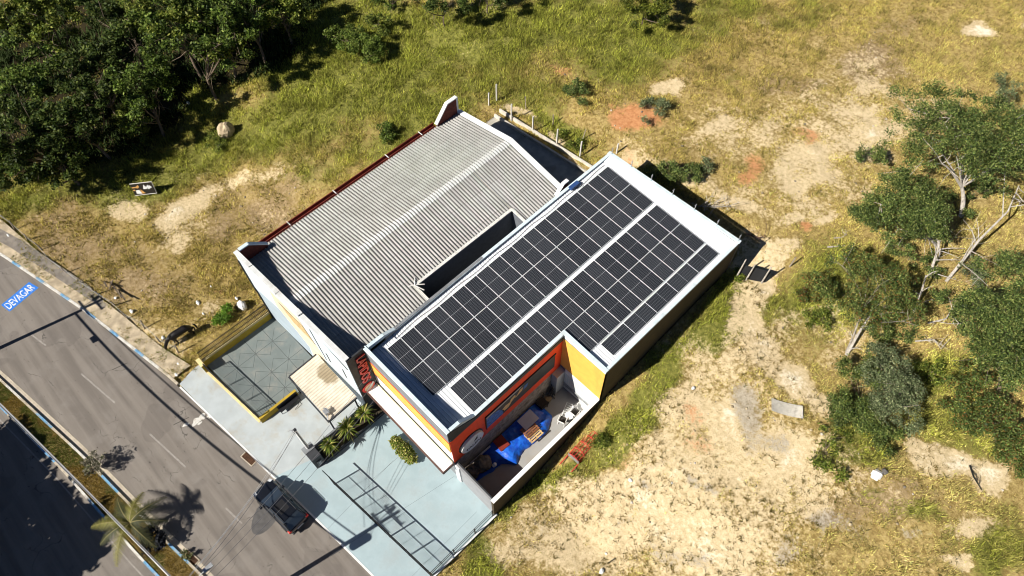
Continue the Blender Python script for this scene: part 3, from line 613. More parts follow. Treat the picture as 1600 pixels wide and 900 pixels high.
# round sign on the red wall
sg = MB(); sg.tube([(XI + .06, .42, 4.28), (XI + .22, .42, 4.28)], .98, 40); rs = sg.build('round_sign', M('sign_rim', (.7, .68, .64), .5, .05), shop)
sg = MB(); sg.tube([(XI + .221, .42, 4.28), (XI + .232, .42, 4.28)], .9, 40); sg.build('sign_face', M('sign_white', (.72, .74, .80), .4, .03), rs)
sg = MB(); sg.tube([(XI + .03, .40, 4.34), (XI + .062, .40, 4.34)], 1.08, 40); sg.build('sign_backing', black, rs)
text_mesh('sign_lettering', 'TALEN', black, rs, frame((XI + .238, .42, 3.92), (0, 1, 0), (0, 0, 1)), .4, fit=(1.35, .34), bold=.01)
sg = MB(); 
for k in range(5): sg.beam((XI + .238, .52 + .05 * k, 4.35 + .09 * (k % 3)), (XI + .238, .75 + .03 * k, 4.52 + .1 * (k % 4)), .01, .06)
sg.build('emblem', black, rs)
# long picture on the red wall
b = MB(); b.box(XI + .032, XI + .07, 1.84, 8.45, 3.95, 5.95); pic = b.build('wall_picture', black, shop)
b = MB(); b.box(XI + .032, XI + .12, 1.80, 8.5, 5.95, 6.02); b.box(XI + .032, XI + .12, 1.78, 1.84, 3.9, 6.02); b.build('picture_frame', dgrey, pic)
X_ = XI + .074
def flat(pts, m, n): 
    q = MB(); q.add([(X_ + .0, y, z) for y, z in pts] , [tuple(range(len(pts)))]); q.build(n, m, pic)
jean = M('denim_blue', (.045, .13, .42), .6, .35, 4); skin = M('tan_print', (.62, .42, .20), .6, .12, 4)
flat([(1.86, 3.97), (3.3, 3.97), (3.5, 4.4), (3.0, 5.3), (2.6, 5.5), (1.86, 5.55)], jean, 'printed_sleeve'); flat([(1.86, 5.6), (4.9, 5.62), (5.4, 5.9), (1.86, 5.92)], M('print_grey', (.4, .4, .42), .6, .1), 'printed_sky')
flat([(3.35, 4.3), (3.9, 4.3), (4.2, 4.75), (4.6, 5.0), (4.5, 5.35), (4.15, 5.25), (4.0, 4.9), (3.6, 5.0), (3.3, 4.8)], skin, 'printed_hand'); flat([(4.5, 4.75), (5.2, 5.0), (5.3, 5.4), (5.0, 5.45), (4.8, 5.1)], skin, 'printed_hand'); flat([(5.3, 4.9), (5.7, 4.95), (5.8, 5.4), (5.4, 5.45)], jean, 'printed_sleeve')
# sign letters and gate pillar at the street end are with the warehouse below

# ---- solar panels
sm, nt, p = new_mat('solar_cells'); o_ = ocoord(nt); sx = nt.nodes.new('ShaderNodeSeparateXYZ'); nt.links.new(o_, sx.inputs[0])
def grid(v, per, w):
    f = math_n(nt, 'FRACT', math_n(nt, 'MULTIPLY', math_n(nt, 'ADD', v, 10.0), 1 / per)); return math_n(nt, 'LESS_THAN', f, w)
l1 = grid(sx.outputs[0], .0925, .10); l2 = grid(sx.outputs[1], .181, .09); l = math_n(nt, 'MAXIMUM', l1, l2)
oi = nt.nodes.new('ShaderNodeObjectInfo'); dk = mixc(nt, oi.outputs['Random'], (.013, .015, .020), (.027, .030, .037))
nt.links.new(mixc(nt, l, dk, (.13, .135, .145)), p.inputs['Base Color']); p.inputs['Roughness'].default_value = .22; p.inputs['Specular IOR Level'].default_value = .5
ux = Vector((1, 0, -.067)).normalized(); uy = Vector((0, 1, .0224)); uy = (uy - ux * uy.dot(ux)).normalized(); uz = ux.cross(uy)
PW, PL = 1.134, 2.279
def proto_panel():
    t = thing('solar_panel', (0, 0, 0), 'x', 'solar panel', 'solar panels on the shop roof')
    b = MB(); w = .019
    for s in (-1, 1):
        b.box(-PL / 2, PL / 2, s * (PW / 2 - w / 2) - w / 2, s * (PW / 2 - w / 2) + w / 2, 0, .04); b.box(s * (PL / 2 - w / 2) - w / 2, s * (PL / 2 - w / 2) + w / 2, -PW / 2 + w + .001, PW / 2 - w - .001, 0, .04)
    b.build('frame', alu, t, local=True)
    b = MB(); b.box(-PL / 2 + .02, PL / 2 - .02, -PW / 2 + .02, PW / 2 - .02, .005, .036); cs = b.build('cell_sheet', sm, t, local=True)
    b = MB(); b.box(-.008, .008, -PW / 2 + .024, PW / 2 - .024, .0362, .0375); b.build('centre_seam', M('seam_grey', (.42, .43, .45), .5, .02), cs, local=True)
    return t
pp = proto_panel(); first = [True]
ORD = ['first', 'second', 'third', 'fourth', 'fifth', 'sixth', 'seventh', 'eighth', 'ninth', 'tenth', 'eleventh', 'twelfth', 'thirteenth', 'fourteenth', 'fifteenth', 'sixteenth', 'seventeenth', 'eighteenth', 'nineteenth']
def put_panel(cx, cy, land, label):
    o = pp if first[0] else dup(pp); first[0] = False
    a, c_ = (uy, -ux) if land else (ux, uy)
    m = Matrix((a, c_, uz)).transposed().to_4x4(); m.translation = Vector((cx, cy, rz(cx, cy) + .085)); o.matrix_world = m; o['label'] = label
ROWS = (('beside the warehouse', 0.0, 0, 19), ('left of the central gap', 2.30, 0, 19), ('right of the central gap', 4.90, 1, 19), ('above the orange wing wall', 7.20, 8, 19))
for nm, x0, i0, i1 in ROWS:
    for i in range(i0, i1):
        put_panel(x0 + PL / 2, (i + .5) * 1.154, False, '%s solar panel from the street in the column %s' % (ORD[i - i0], nm))
for i in range(5):
    put_panel(9.62 + PW / 2, 10.5 + (i + .5) * 2.285, True, '%s solar panel from the street laid lengthwise along the outer roof edge' % ORD[i])
# ------------------------------------------------------------------ warehouse with the corrugated roof
wh = thing('warehouse', (-7, 8, 0), 'pale blue warehouse with a grey corrugated gable roof beside the solar building', 'building')
fac_m = M('facade_blue', (.56, .65, .70), .75, .04, .7, dirt=(.46, .50, .52), dirt_amt=.35, dirt_scale=.5)
def fy(x): return -3.08 + .035 * (x + 13.1)
EZ, RZ_, XE, XW, XR_ = 7.3, 8.5, -13.4, -7.2, -.98
def wz(x): return RZ_ - abs(x - XW) * (RZ_ - EZ) / 6.2
b = MB(); b.wall((-13.1, fy(-13.1) + .14), (-.82, fy(-.82) + .14), .28, -.1, -.1, 8.78, 8.78); b.build('facade', fac_m, wh)
b = MB(); b.wall((-13.16, fy(-13.1) + .13), (-.78, fy(-.82) + .13), .34, 8.78, 8.78, 8.88, 8.88)
for s in (-8.6, -6.1): b.wall((s, fy(s) + .13), (s + .45, fy(s) + .13), .37, 8.74, 8.74, 8.93, 8.93)
b.build('coping', M('coping_pale', (.62, .63, .62), .8, .1, 1.5, dirt=(.45, .42, .38), dirt_amt=.5), wh)
b = MB(); b.wall((-13.0, -2.6), (-13.0, 18.3), .18, -.1, -.1, 7.15, 7.15); b.wall((-.95, -.9), (-.95, 18.3), .14, -.1, -.1, 7.2, 7.2)
b.wall((-13.09, 18.3), (XW, 18.3), .18, -.1, -.1, 7.2, 8.35); b.wall((XW, 18.3), (-.9, 18.3), .18, -.1, -.1, 8.35, 7.2)
b.build('wall', grey_w, wh)
# roof: fibre cement waves running down each slope
rm, nt, p = new_mat('fibre_cement'); pos = gcoord(nt); f = noise(nt, pos, .7, 6, .6); f2 = noise(nt, pos, 7, 4)
mp = nt.nodes.new('ShaderNodeMapping'); mp.inputs['Scale'].default_value = (.25, 3.3, 1); nt.links.new(pos, mp.inputs['Vector']); f3 = noise(nt, mp.outputs[0], 1.5, 4)
col = mixc(nt, ramp(nt, f, .3, .7), (.28, .274, .262), (.37, .362, .35)); col = mixc(nt, math_n(nt, 'MULTIPLY', ramp(nt, f3, .45, .75), .45), col, (.26, .25, .235))
col = mixc(nt, math_n(nt, 'MULTIPLY', ramp(nt, f2, .6, .7), .35), col, (.25, .22, .18))
sx5 = nt.nodes.new('ShaderNodeSeparateXYZ'); nt.links.new(pos, sx5.inputs[0]); lap = math_n(nt, 'LESS_THAN', math_n(nt, 'FRACT', math_n(nt, 'MULTIPLY', math_n(nt, 'ADD', sx5.outputs[0], 40.2), 1 / 2.05)), .035)
col = mixc(nt, math_n(nt, 'MULTIPLY', lap, .45), col, (.16, .15, .14))
sht = nt.nodes.new('ShaderNodeTexWhiteNoise'); sht.noise_dimensions = '2D'; cv = nt.nodes.new('ShaderNodeCombineXYZ'); nt.links.new(math_n(nt, 'FLOOR', math_n(nt, 'MULTIPLY', math_n(nt, 'ADD', sx5.outputs[0], 40.2), 1 / 2.05)), cv.inputs[0]); nt.links.new(math_n(nt, 'FLOOR', math_n(nt, 'MULTIPLY', sx5.outputs[1], 1 / 1.02)), cv.inputs[1]); nt.links.new(cv.outputs[0], sht.inputs['Vector'])
col = mixc(nt, math_n(nt, 'MULTIPLY', sht.outputs['Value'], .28), col, (.27, .255, .235))
nt.links.new(col, p.inputs['Base Color']); p.inputs['Roughness'].default_value = .9; p.inputs['Specular IOR Level'].default_value = .2
def waves(xa, xb, y0, y1, lift=0., pitch=.255, amp=.04, nper=10):
    ys = np.arange(y0, y1 + 1e-6, pitch / nper); xs = np.linspace(xa, xb, max(2, int(abs(xb - xa) / 1.5) + 1))
    XX, YY = np.meshgrid(xs, ys); ph = np.cos(2 * np.pi * YY / pitch)
    ZZ = RZ_ - np.abs(XX - XW) * (RZ_ - EZ) / 6.2 + amp * np.sign(ph) * np.abs(ph) ** .75 + lift
    return XX, YY, ZZ
V = []; Fq = []; n0 = 0
for (xa, xb, y0, y1) in ((XE, XW, -2.75, 18.42), (XW, XR_, -2.75, 4.62), (XW, -2.72, 4.63, 14.2), (XW, XR_, 14.21, 18.42)):
    XX, YY, ZZ = waves(xa, xb, y0, y1); a, c_ = XX.shape; ii = np.arange(a * c_).reshape(a, c_) + n0
    V.append(np.stack([XX.ravel(), YY.ravel(), ZZ.ravel()], 1)); Fq.append(np.stack([ii[:-1, :-1].ravel(), ii[:-1, 1:].ravel(), ii[1:, 1:].ravel(), ii[1:, :-1].ravel()], 1)); n0 += a * c_
roof = np_mesh('roof', np.concatenate(V), np.concatenate(Fq), rm, parent=wh, off=wh.location)
for q in roof.data.polygons: q.use_smooth = True
rc = M('ridge_pale', (.46, .455, .445), .9, .08, 2)
V = []; Fq = []; n0 = 0
for (xa, xb) in ((XW - .32, XW), (XW, XW + .32)):
    XX, YY, ZZ = waves(xa, xb, -2.7, 18.4, .03); a, c_ = XX.shape; ii = np.arange(a * c_).reshape(a, c_) + n0
    V.append(np.stack([XX.ravel(), YY.ravel(), ZZ.ravel()], 1)); Fq.append(np.stack([ii[:-1, :-1].ravel(), ii[:-1, 1:].ravel(), ii[1:, 1:].ravel(), ii[1:, :-1].ravel()], 1)); n0 += a * c_
np_mesh('ridge_cap', np.concatenate(V), np.concatenate(Fq), rc, parent=roof, off=wh.location)
b = MB()   # pale barge along the rear gable
b.beam((XE - .05, 18.46, EZ + .03), (XW, 18.46, RZ_ + .06), .42, .12); b.beam((XW + .005, 18.46, RZ_ + .06), (XR_ - .1, 18.46, EZ + .06), .42, .12); b.build('barge_board', M('barge_white', (.74, .75, .76), .5, .05), wh)
redg = M('red_gutter', (.20, .035, .022), .6, .25, 3, dirt=(.07, .045, .03), dirt_amt=.6, dirt_scale=3)
b = MB(); b.box(-13.92, -13.86, -1.2, 16.1, 7.0, 7.36); b.box(-13.86, -13.5, -1.2, 16.1, 7.02, 7.06); b.box(-13.50, -13.43, -1.2, 16.1, 7.0, 7.2); b.box(-13.72, -13.66, -1.2, 16.1, 7.06, 7.2)
b.build('gutter', redg, wh)
for y in (1.5, 5.8, 11., 14.5):
    b = MB(); b.box(-13.95, -13.45, y, y + .06, 7.36, 7.4); b.build('gutter_strap', white, wh)
# wing walls at the corners of the roof
ww = M('wing_red', (.13, .03, .02), .8, .3, 4)
b = MB(); b.add([(-13.5, 16.05, 7.0), (-13.5, 18.25, 7.0), (-13.5, 18.25, 8.95), (-13.5, 17.3, 8.95), (-13.5, 16.05, 7.5), (-13.3, 16.05, 7.0), (-13.3, 18.25, 7.0), (-13.3, 18.25, 8.95), (-13.3, 17.3, 8.95), (-13.3, 16.05, 7.5)],
    [(0, 4, 3, 2, 1), (5, 6, 7, 8, 9), (0, 1, 6, 5), (1, 2, 7, 6), (2, 3, 8, 7), (3, 4, 9, 8), (4, 0, 5, 9)])
b.build('wing_wall', ww, wh); b = MB(); b.add([(-13.2, -2.8, 7.2), (-13.2, -.75, 7.2), (-13.2, -.75, 7.6), (-13.2, -2.0, 8.77), (-13.2, -2.8, 8.77), (-13.0, -2.8, 7.2), (-13.0, -.75, 7.2), (-13.0, -.75, 7.6), (-13.0, -2.0, 8.77), (-13.0, -2.8, 8.77)],
    [(0, 4, 3, 2, 1), (5, 6, 7, 8, 9), (0, 1, 6, 5), (1, 2, 7, 6), (2, 3, 8, 7), (3, 4, 9, 8), (4, 0, 5, 9)])
b.build('wing_wall', ww, wh); b = MB(); b.add([(-1.3, 17.5, 7.2), (-1.3, 18.65, 7.2), (-1.3, 18.65, 8.5), (-1.3, 18.2, 8.5), (-1.3, 17.5, 7.7), (-1.1, 17.5, 7.2), (-1.1, 18.65, 7.2), (-1.1, 18.65, 8.5), (-1.1, 18.2, 8.5), (-1.1, 17.5, 7.7)],
    [(0, 4, 3, 2, 1), (5, 6, 7, 8, 9), (0, 1, 6, 5), (1, 2, 7, 6), (2, 3, 8, 7), (3, 4, 9, 8), (4, 0, 5, 9)])
b.build('wing_wall', ww, wh)
b = MB(); b.beam((-13.4, 16.0, 7.55), (-13.4, 17.3, 9.0), .32, .1); b.beam((-13.4, 17.31, 9.0), (-13.4, 18.36, 9.0), .32, .1); b.beam((-13.4, 18.31, 8.94), (-13.4, 18.31, 7.4), .14, .3); b.build('wing_coping', M('coping_white', (.76, .76, .74), .6, .06), wh); b = MB(); b.beam((-1.2, 17.45, 7.75), (-1.2, 18.2, 8.55), .3, .1); b.beam((-1.2, 18.21, 8.55), (-1.2, 18.7, 8.55), .3, .1)
b.build('wing_coping', M('coping_white', (.76, .76, .74), .6, .06), wh)
b = MB(); b.beam((-13.1, -2.7, 8.83), (-13.1, -1.95, 8.83), .28, .1); b.beam((-13.1, -1.94, 8.82), (-13.1, -.7, 7.64), .28, .1); b.build('front_wing_coping', cap_m, wh)
# light well cut into the right slope
b = MB(); b.wall((-2.68, 4.72), (-2.68, 14.12), .14, -.1, -.1, 7.52, 7.52); b.wall((-2.75, 4.62), (-1.02, 4.62), .14, -.1, -.1, 7.5, 7.25); b.wall((-2.75, 14.2), (-1.02, 14.2), .14, -.1, -.1, 7.5, 7.25)
b.build('well_wall', M('well_render', (.13, .14, .16), .9, .1), wh)
b = MB(); b.beam((-2.66, 4.6, 7.66), (-2.66, 14.25, 7.69), .22, .1); b.beam((-2.66, 14.2, 7.72), (-1.0, 14.2, 7.44), .2, .1); b.beam((-2.66, 4.62, 7.7), (-1.0, 4.62, 7.42), .12, .08); b.tube([(-2.9, 4.2, 7.75), (-2.6, 4.75, 7.72), (-2.3, 5.2, 7.6)], .05, 6); b.tube([(-3.1, 5.0, 7.78), (-2.6, 4.6, 7.78), (-2.0, 4.9, 7.5)], .045, 6)
b.build('well_trim', M('well_trim_white', (.66, .65, .61), .7, .12, 2, dirt=(.35, .3, .25), dirt_amt=.5, dirt_scale=3), wh)
# painted facade: sand diagonal, lower blue field and slot windows
def facp(pts, mat, name, d, par=wh):
    b = MB(); n = len(pts)
    b.add([(x, fy(x) - d, z) for x, z in pts] + [(x, fy(x) - .0005, z) for x, z in pts], [tuple(range(n))] + [((i + 1) % n, i, n + i, n + (i + 1) % n) for i in range(n)]); return b.build(name, mat, par)
facp([(-13.05, 4.3), (-9.7, 5.0), (-7.2, 2.2), (-7.6, .1), (-13.05, .1)], M('facade_low_blue', (.36, .43, .48), .75, .06, 1, dirt=(.3, .36, .42), dirt_amt=.4), 'lower_field', .01)
facp([(-9.4, 7.9), (-6.2, 7.9), (-4.9, 3.9), (-5.2, .6), (-7.3, .1), (-7.0, 2.4), (-9.7, 5.4)], M('facade_sand', (.68, .57, .42), .8, .08, 1.5, dirt=(.5, .4, .3), dirt_amt=.4), 'sand_band', .016)
f_ = facp([(-8.7, 7.0), (-6.1, 7.0), (-5.5, 5.2), (-7.7, 5.4)], M('sand_recess', (.50, .36, .18), .85, .25, 5), 'sand_window', .02)
for (x0, z0, x1, z1) in ((-8.75, 7.05, -6.05, 7.05), (-6.05, 7.0, -5.4, 5.1), (-4.9, 7.9, -4.6, 3.8)): facp([(x0, z0), (x1, z1), (x1 + .11, z1 - .05), (x0 + .11, z0 - .09)], black, 'slot', .024)
for x in (-4.0, -2.2):
    facp([(x, 5.6), (x + .16, 5.6), (x + .2, 4.3), (x + .04, 4.3)], black, 'slot_window', .02)
for x in (-11.3, -5.6):
    b = MB(); b.wall((x, fy(x) - .02), (x + .03, fy(x) + .32), .05, 8.6, 8.6, 8.9, 8.9); b.build('coping_joint', black, wh)
b = MB(); b.tube([(-12.98, fy(-13) - .06, 8.0), (-12.98, fy(-13) - .06, 4.5), (-12.7, fy(-13) - .06, 3.9), (-12.6, fy(-13) - .06, .2)], .05, 6); b.build('downpipe', black, wh)
# dark sign wall at the street end, facing the shop
b = MB(); b.wall((-.79, -2.62), (-.79, -1.12), .06, -.1, -.1, 8.62, 8.62); sw = b.build('sign_wall', M('sign_wall_dark', (.045, .04, .035), .7, .3, 2), wh)
b = MB(); b.box(-.85, -.73, -2.64, -1.12, 8.62, 8.72); b.build('sign_coping', dgrey, sw)
redl = M('sign_red', (.62, .045, .03), .5, .1)
text_mesh('sign_letters', 'LAPIDOS', redl, sw, frame((-.70, -1.78, 6.45), (0, -.06, -1), (0, 1, -.06)), 1, depth=.04, fit=(3.5, .74), bold=.02)
b = MB(); b.tube([(-.76, -1.95, 3.75), (-.68, -1.95, 3.75)], .52, 24); em = b.build('roundel', redl, sw)
b = MB(); b.tube([(-.682, -1.95, 3.75), (-.672, -1.95, 3.75)], .36, 24); b.build('roundel_ring', M('sign_cream', (.65, .48, .28), .6, .1), em)
b = MB(); b.beam((-.66, -2.2, 3.45), (-.66, -1.5, 4.1), .02, .12); b.beam((-.655, -2.1, 3.5), (-.655, -1.55, 3.95), .02, .1); b.build('roundel_mark', M('sign_pale', (.7, .68, .62), .6, .1), em)

# tin canopy in front of the warehouse
cn = thing('tin_canopy', (-3.4, -4.2, 0), 'cream corrugated tin canopy with a brown stain in front of the blue facade', 'canopy')
tm, nt, p = new_mat('cream_tin'); pos = gcoord(nt)
col = mixc(nt, ramp(nt, noise(nt, pos, 1.5, 5), .3, .7), (.52, .455, .36), (.66, .59, .48))
sp = nt.nodes.new('ShaderNodeSeparateXYZ'); nt.links.new(pos, sp.inputs[0])
dx = math_n(nt, 'MULTIPLY', math_n(nt, 'ADD', sp.outputs[0], 3.9), .75); dy = math_n(nt, 'MULTIPLY', math_n(nt, 'ADD', sp.outputs[1], 3.3), 1.1)
d2 = math_n(nt, 'ADD', math_n(nt, 'MULTIPLY', dx, dx), math_n(nt, 'MULTIPLY', dy, dy)); st = ramp(nt, math_n(nt, 'ADD', d2, math_n(nt, 'MULTIPLY', noise(nt, pos, 2.5, 4), 1.2)), 1.35, .85)
col = mixc(nt, math_n(nt, 'MULTIPLY', st, .75), col, (.20, .14, .06)); nt.links.new(col, p.inputs['Base Color']); p.inputs['Roughness'].default_value = .6
xs = np.arange(-5.7, -1.0, .028); ys = np.array([-5.42, -4.1, -2.95]); XX, YY = np.meshgrid(xs, ys); ZZ = 3.02 + (YY + 5.42) * .05 + .035 * np.cos(2 * np.pi * XX / .23)
ii = np.arange(XX.size).reshape(XX.shape)
tr = np_mesh('roof_sheet', np.stack([XX.ravel(), YY.ravel(), ZZ.ravel()], 1), np.stack([ii[:-1, :-1].ravel(), ii[:-1, 1:].ravel(), ii[1:, 1:].ravel(), ii[1:, :-1].ravel()], 1), tm, parent=cn, off=cn.location)
b = MB(); b.beam((-5.78, -5.5, 2.95), (-.95, -5.5, 2.95), .1, .16); b.beam((-5.78, -5.44, 2.95), (-5.78, -2.98, 3.07), .1, .16); b.beam((-.97, -5.44, 2.95), (-.97, -2.98, 3.07), .1, .16); b.build('canopy_frame', dgrey, cn)
for (x, y) in ((-5.7, -5.4), (-1.05, -5.4), (-5.7, -3.15), (-1.05, -3.15)): b = MB(); b.box(x - .05, x + .05, y - .05, y + .05, .1, 2.92); b.build('post', dgrey, cn)
b = MB(); b.box(-1.75, -1.35, -5.36, -5.0, 3.08, 3.4); b.box(-1.85, -1.3, -5.2, -5.1, 3.4, 3.43); b.tube([(-1.5, -5.2, 3.1), (-1.2, -5.3, 3.35), (-1.05, -5.45, 3.2)], .05, 6)
o = b.build('roof_box', galv); tag(o, 'small metal fan box on the street corner of the cream canopy', 'fan box')

# courtyard walls, railing and gate
yel = M('mustard_paint', (.40, .27, .025), .8, .12, 2, dirt=(.25, .18, .03), dirt_amt=.5, dirt_scale=1.5)
yel2 = M('pale_yellow_paint', (.72, .58, .28), .8, .1, 2)
wl = thing('courtyard_wall', (-12.75, -6, 0), 'low mustard wall along the left edge of the courtyard', 'wall')
b = MB(); b.wall((-12.78, -9.35), (-12.78, -3.15), .2, -.1, -.1, .85, .85); b.box(-12.95, -12.2, -9.62, -9.36, -.1, 1.15); b.build('masonry', yel, wl)
b = MB(); b.wall((-12.78, -9.35), (-12.78, -3.15), .24, .85, .85, .9, .9); b.box(-12.98, -12.17, -9.65, -9.33, 1.15, 1.2); b.build('wall_cap', yel2, wl)
rl = thing('picket_railing', (-12.85, -6, .9), 'black metal picket railing on top of the left courtyard wall', 'railing')
b = MB()
for y in np.arange(-9.2, -3.15, .13): b.box(-12.805, -12.77, y, y + .032, .9, 2.15)
b.build('pickets', black, rl)
b = MB(); 
for z in (1.0, 1.5, 2.05): b.box(-12.81, -12.765, -9.25, -3.15, z, z + .04)
b.build('rail', black, rl)
w2 = thing('courtyard_wall', (-5.8, -7.6, 0), 'low mustard wall along the right edge of the courtyard by the canopy', 'wall')
b = MB(); b.wall((-5.78, -8.85), (-5.78, -5.6), .2, -.1, -.1, .8, .8); b.build('masonry', yel, w2)
b = MB(); b.wall((-12.2, -9.52), (-5.9, -8.92), .18, -.1, -.1, .14, .14); b.build('threshold', yel2, w2)
gt = thing('slatted_gate', (-9, -9.2, 0), 'long black slatted gate across the courtyard entrance', 'gate')
def gy(x): return -9.40 + .095 * (x + 12.15)
b = MB()
for z in np.arange(.3, 1.45, .15): b.beam((-12.1, gy(-12.1), z), (-5.95, gy(-5.95), z), .015, .022)
b.build('slats', black, gt)
b = MB(); b.beam((-12.1, gy(-12.1), 1.5), (-5.9, gy(-5.9), 1.5), .05, .07); b.beam((-12.1, gy(-12.1), .2), (-5.9, gy(-5.9), .2), .05, .07)
for x in (-12.1, -10.1, -8.1, -6.8, -5.92): b.beam((x, gy(x), .1), (x, gy(x), 1.5), .085, .085)
b.build('gate_frame', black, gt)
bn = thing('scrap_bench', (-5.2, -7.0, .1), 'dark metal bench frame leaning beside the right courtyard wall', 'bench')
b = MB(); b.box(-5.62, -5.2, -7.4, -5.7, .45, .5); b.box(-5.62, -5.56, -7.4, -5.7, .5, .9); b.build('seat', black, bn)
b = MB()
for y in (-7.35, -5.75):
    for x in (-5.6, -5.22): b.tube([(x, y, .1), (x, y, .46)], .025, 6)
b.tube([(-5.2, -5.9, .12), (-4.9, -6.1, .3), (-4.85, -6.5, .15)], .02, 6); b.build('legs', black, bn)

# meter wall, planter and service pole between the courtyard and the forecourt
pw = thing('meter_wall', (-.8, -5, .1), 'long dark grey dividing wall with an electricity meter block at the street end', 'wall')
b = MB(); b.wall((-.85, -7.25), (-.85, -2.0), .2, 0, 0, 1.5, 1.5); b.build('masonry', dgrey, pw)
b = MB(); b.wall((-.85, -7.2), (-.85, -2.0), .1, 1.5, 1.5, 1.56, 1.56); b.build('wall_cap', grey_w, pw)
b = MB(); b.box(-1.2, .0, -8.0, -7.26, 0, 1.75); b.build('meter_block', dgrey, pw)
b = MB(); b.box(-1.24, -.7, -8.04, -7.22, 1.75, 1.8); b.build('block_cap', grey_w, pw)
b = MB(); b.box(.001, .08, -7.8, -7.42, .5, 1.15); mbx = b.build('meter_box', M('meter_grey', (.10, .105, .11), .5, .1), pw)
b = MB()
for z in (.6, .78, .95): b.box(.08, .1, -7.7, -7.52, z, z + .09)
b.build('meter_dial', galv, mbx)
pb = thing('planter', (-.2, -4.5, .1), 'dark rendered planter bed against the dividing wall', 'planter')
b = MB(); b.box(-.745, .12, -7.2, -7.08, 0, .5); b.box(.0, .12, -7.08, -1.9, 0, .5); b.box(-.745, 0, -1.9, -1.8, 0, .5); b.build('planter_side', dgrey, pb)
b = MB(); b.box(-.74, 0, -7.08, -1.9, .05, .42); b.build('soil', M('soil_dark', (.05, .04, .025), 1, .3, 5), pb)
sp_ = thing('service_pole', (-1.02, -7.45, 1.8), 'short white concrete service pole standing on the meter block', 'pole')
b = MB(); b.tube([(-1.02, -7.62, 1.75), (-1.02, -7.62, 5.2)], [.12, .10], 8); b.build('shaft', M('pole_white', (.75, .74, .72), .7, .06), sp_)
b = MB(); b.tube([(-.88, -7.62, 1.75), (-.88, -7.62, 5.1)], .03, 6); b.box(-1.12, -.92, -7.7, -7.5, 5.2, 5.27); b.box(-1.2, -1.02, -7.75, -7.6, 4.7, 4.95); b.build('conduit', black, sp_)
b = MB(); b.box(-1.2, -1.05, -7.8, -7.68, 5.0, 5.1); b.tube([(-1.02, -7.62, 5.26), (-1.2, -7.85, 5.3), (-1.3, -8.0, 5.1)], .018, 5); b.build('service_head', galv, sp_)

# spiky palms in the planter
def fan_plant(name, c, label, cat, n, L, cols, group=None, up=.5, wd=.05, segs=5):
    t = thing(name, c, label, cat, group); V = []; Fq = []; C = []
    for i in range(n):
        a = rng.uniform(0, 2 * np.pi); el = rng.uniform(.1, 1.2) * up + .2; ll = L * rng.uniform(.65, 1.1); w = wd * rng.uniform(.7, 1.3); cc = np.array(cols[rng.integers(len(cols))]) * rng.uniform(.7, 1.3)
        d = np.array([math.cos(a), math.sin(a)]); s = np.array([-d[1], d[0]]); b0 = len(V)
        for k in range(segs + 1):
            u = k / segs; r = ll * (math.cos(el) * u); z = ll * (math.sin(el) * u - .62 * u * u * (1 - .3 * el)); ww_ = w * (math.sin(math.pi * min(1, .18 + .82 * u)) + .02)
            for q in (-1, 1): V.append((d[0] * r + s[0] * ww_ * q, d[1] * r + s[1] * ww_ * q, z + abs(q) * .0)); C.append(cc * (1.0 + .3 * u))
        for k in range(segs): Fq.append((b0 + 2 * k, b0 + 2 * k + 1, b0 + 2 * k + 3, b0 + 2 * k + 2))
    return t, np.array(V), np.array(Fq), np.array(C)
YC = [(.16, .20, .03), (.10, .15, .02), (.38, .34, .10), (.06, .09, .015)]
for (x, y, h, r, lb) in ((-.25, -6.35, 1.0, 1.0, 'yellow green spiky yucca nearest the meter block in the dark planter'), (-.2, -4.75, 1.3, 1.15, 'tall spiky yucca in the middle of the dark planter'), (-.2, -3.2, 1.35, 1.05, 'spiky yucca in the dark planter nearest the red sign wall')):
    t, V, Fq, C = fan_plant('yucca', (x, y, .5), lb, 'plant', 120, r, YC, 'yuccas in the dark planter', .9, .045)
    np_mesh('crown', V + np.array([0, 0, h]), Fq, LEAF, C, parent=t)
    b = MB(); b.tube([(0, 0, 0), (.05, .03, h * .6), (0, 0, h)], [.09, .07, .08], 7); b.build('trunk', bark_d, t, local=True)
# ------------------------------------------------------------------ yard beside the red wall
yard_m = M('yard_floor', (.33, .325, .315), .85, .07, .8, dirt=(.33, .29, .24), dirt_amt=.5, dirt_scale=.7)
b = MB(); b.prism([(XI - .05, YF + .05), (XR - .1, YF + .05), (XR - .1, YN - .02), (XI - .05, YN - .02)], -.1, .1)
b.box(8.2, 10.9, 2.2, 2.215, .1, .104, 1); tag(b.build('yard_floor', [yard_m, joint]), kind='structure')
yw = thing('yard_wall', (XR, 4, 0), 'tall brown yard wall with a white painted top beside the sandy lot', 'wall')
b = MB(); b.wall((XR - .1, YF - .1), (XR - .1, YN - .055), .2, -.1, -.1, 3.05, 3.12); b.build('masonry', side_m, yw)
b = MB(); b.wall((XR - .1, YF - .1), (XR - .1, YN - .055), .3, 3.05, 3.12, 3.15, 3.22); b.build('wall_cap', M('wall_cap_white', (.80, .80, .78), .6, .05, 2, dirt=(.6, .58, .52), dirt_amt=.4), yw)
fw = thing('yard_front_wall', (9.3, YF, 0), 'grey rendered yard wall facing the forecourt', 'wall')
b = MB(); b.wall((XI + .1, YF), (XR - .21, YF), .2, -.1, -.1, 3.0, 3.05); b.build('masonry', M('front_wall_grey', (.27, .275, .285), .85, .08, 2), fw)
b = MB(); b.wall((XI + .1, YF + .08), (XR - .26, YF + .08), .1, 3.0, 3.05, 3.06, 3.1); b.build('rail', dgrey, fw)
b = MB(); b.box(XI + .1, XI + .55, YF - .2, YF - .105, -.1, 3.02); b.build('white_pier', white, fw)

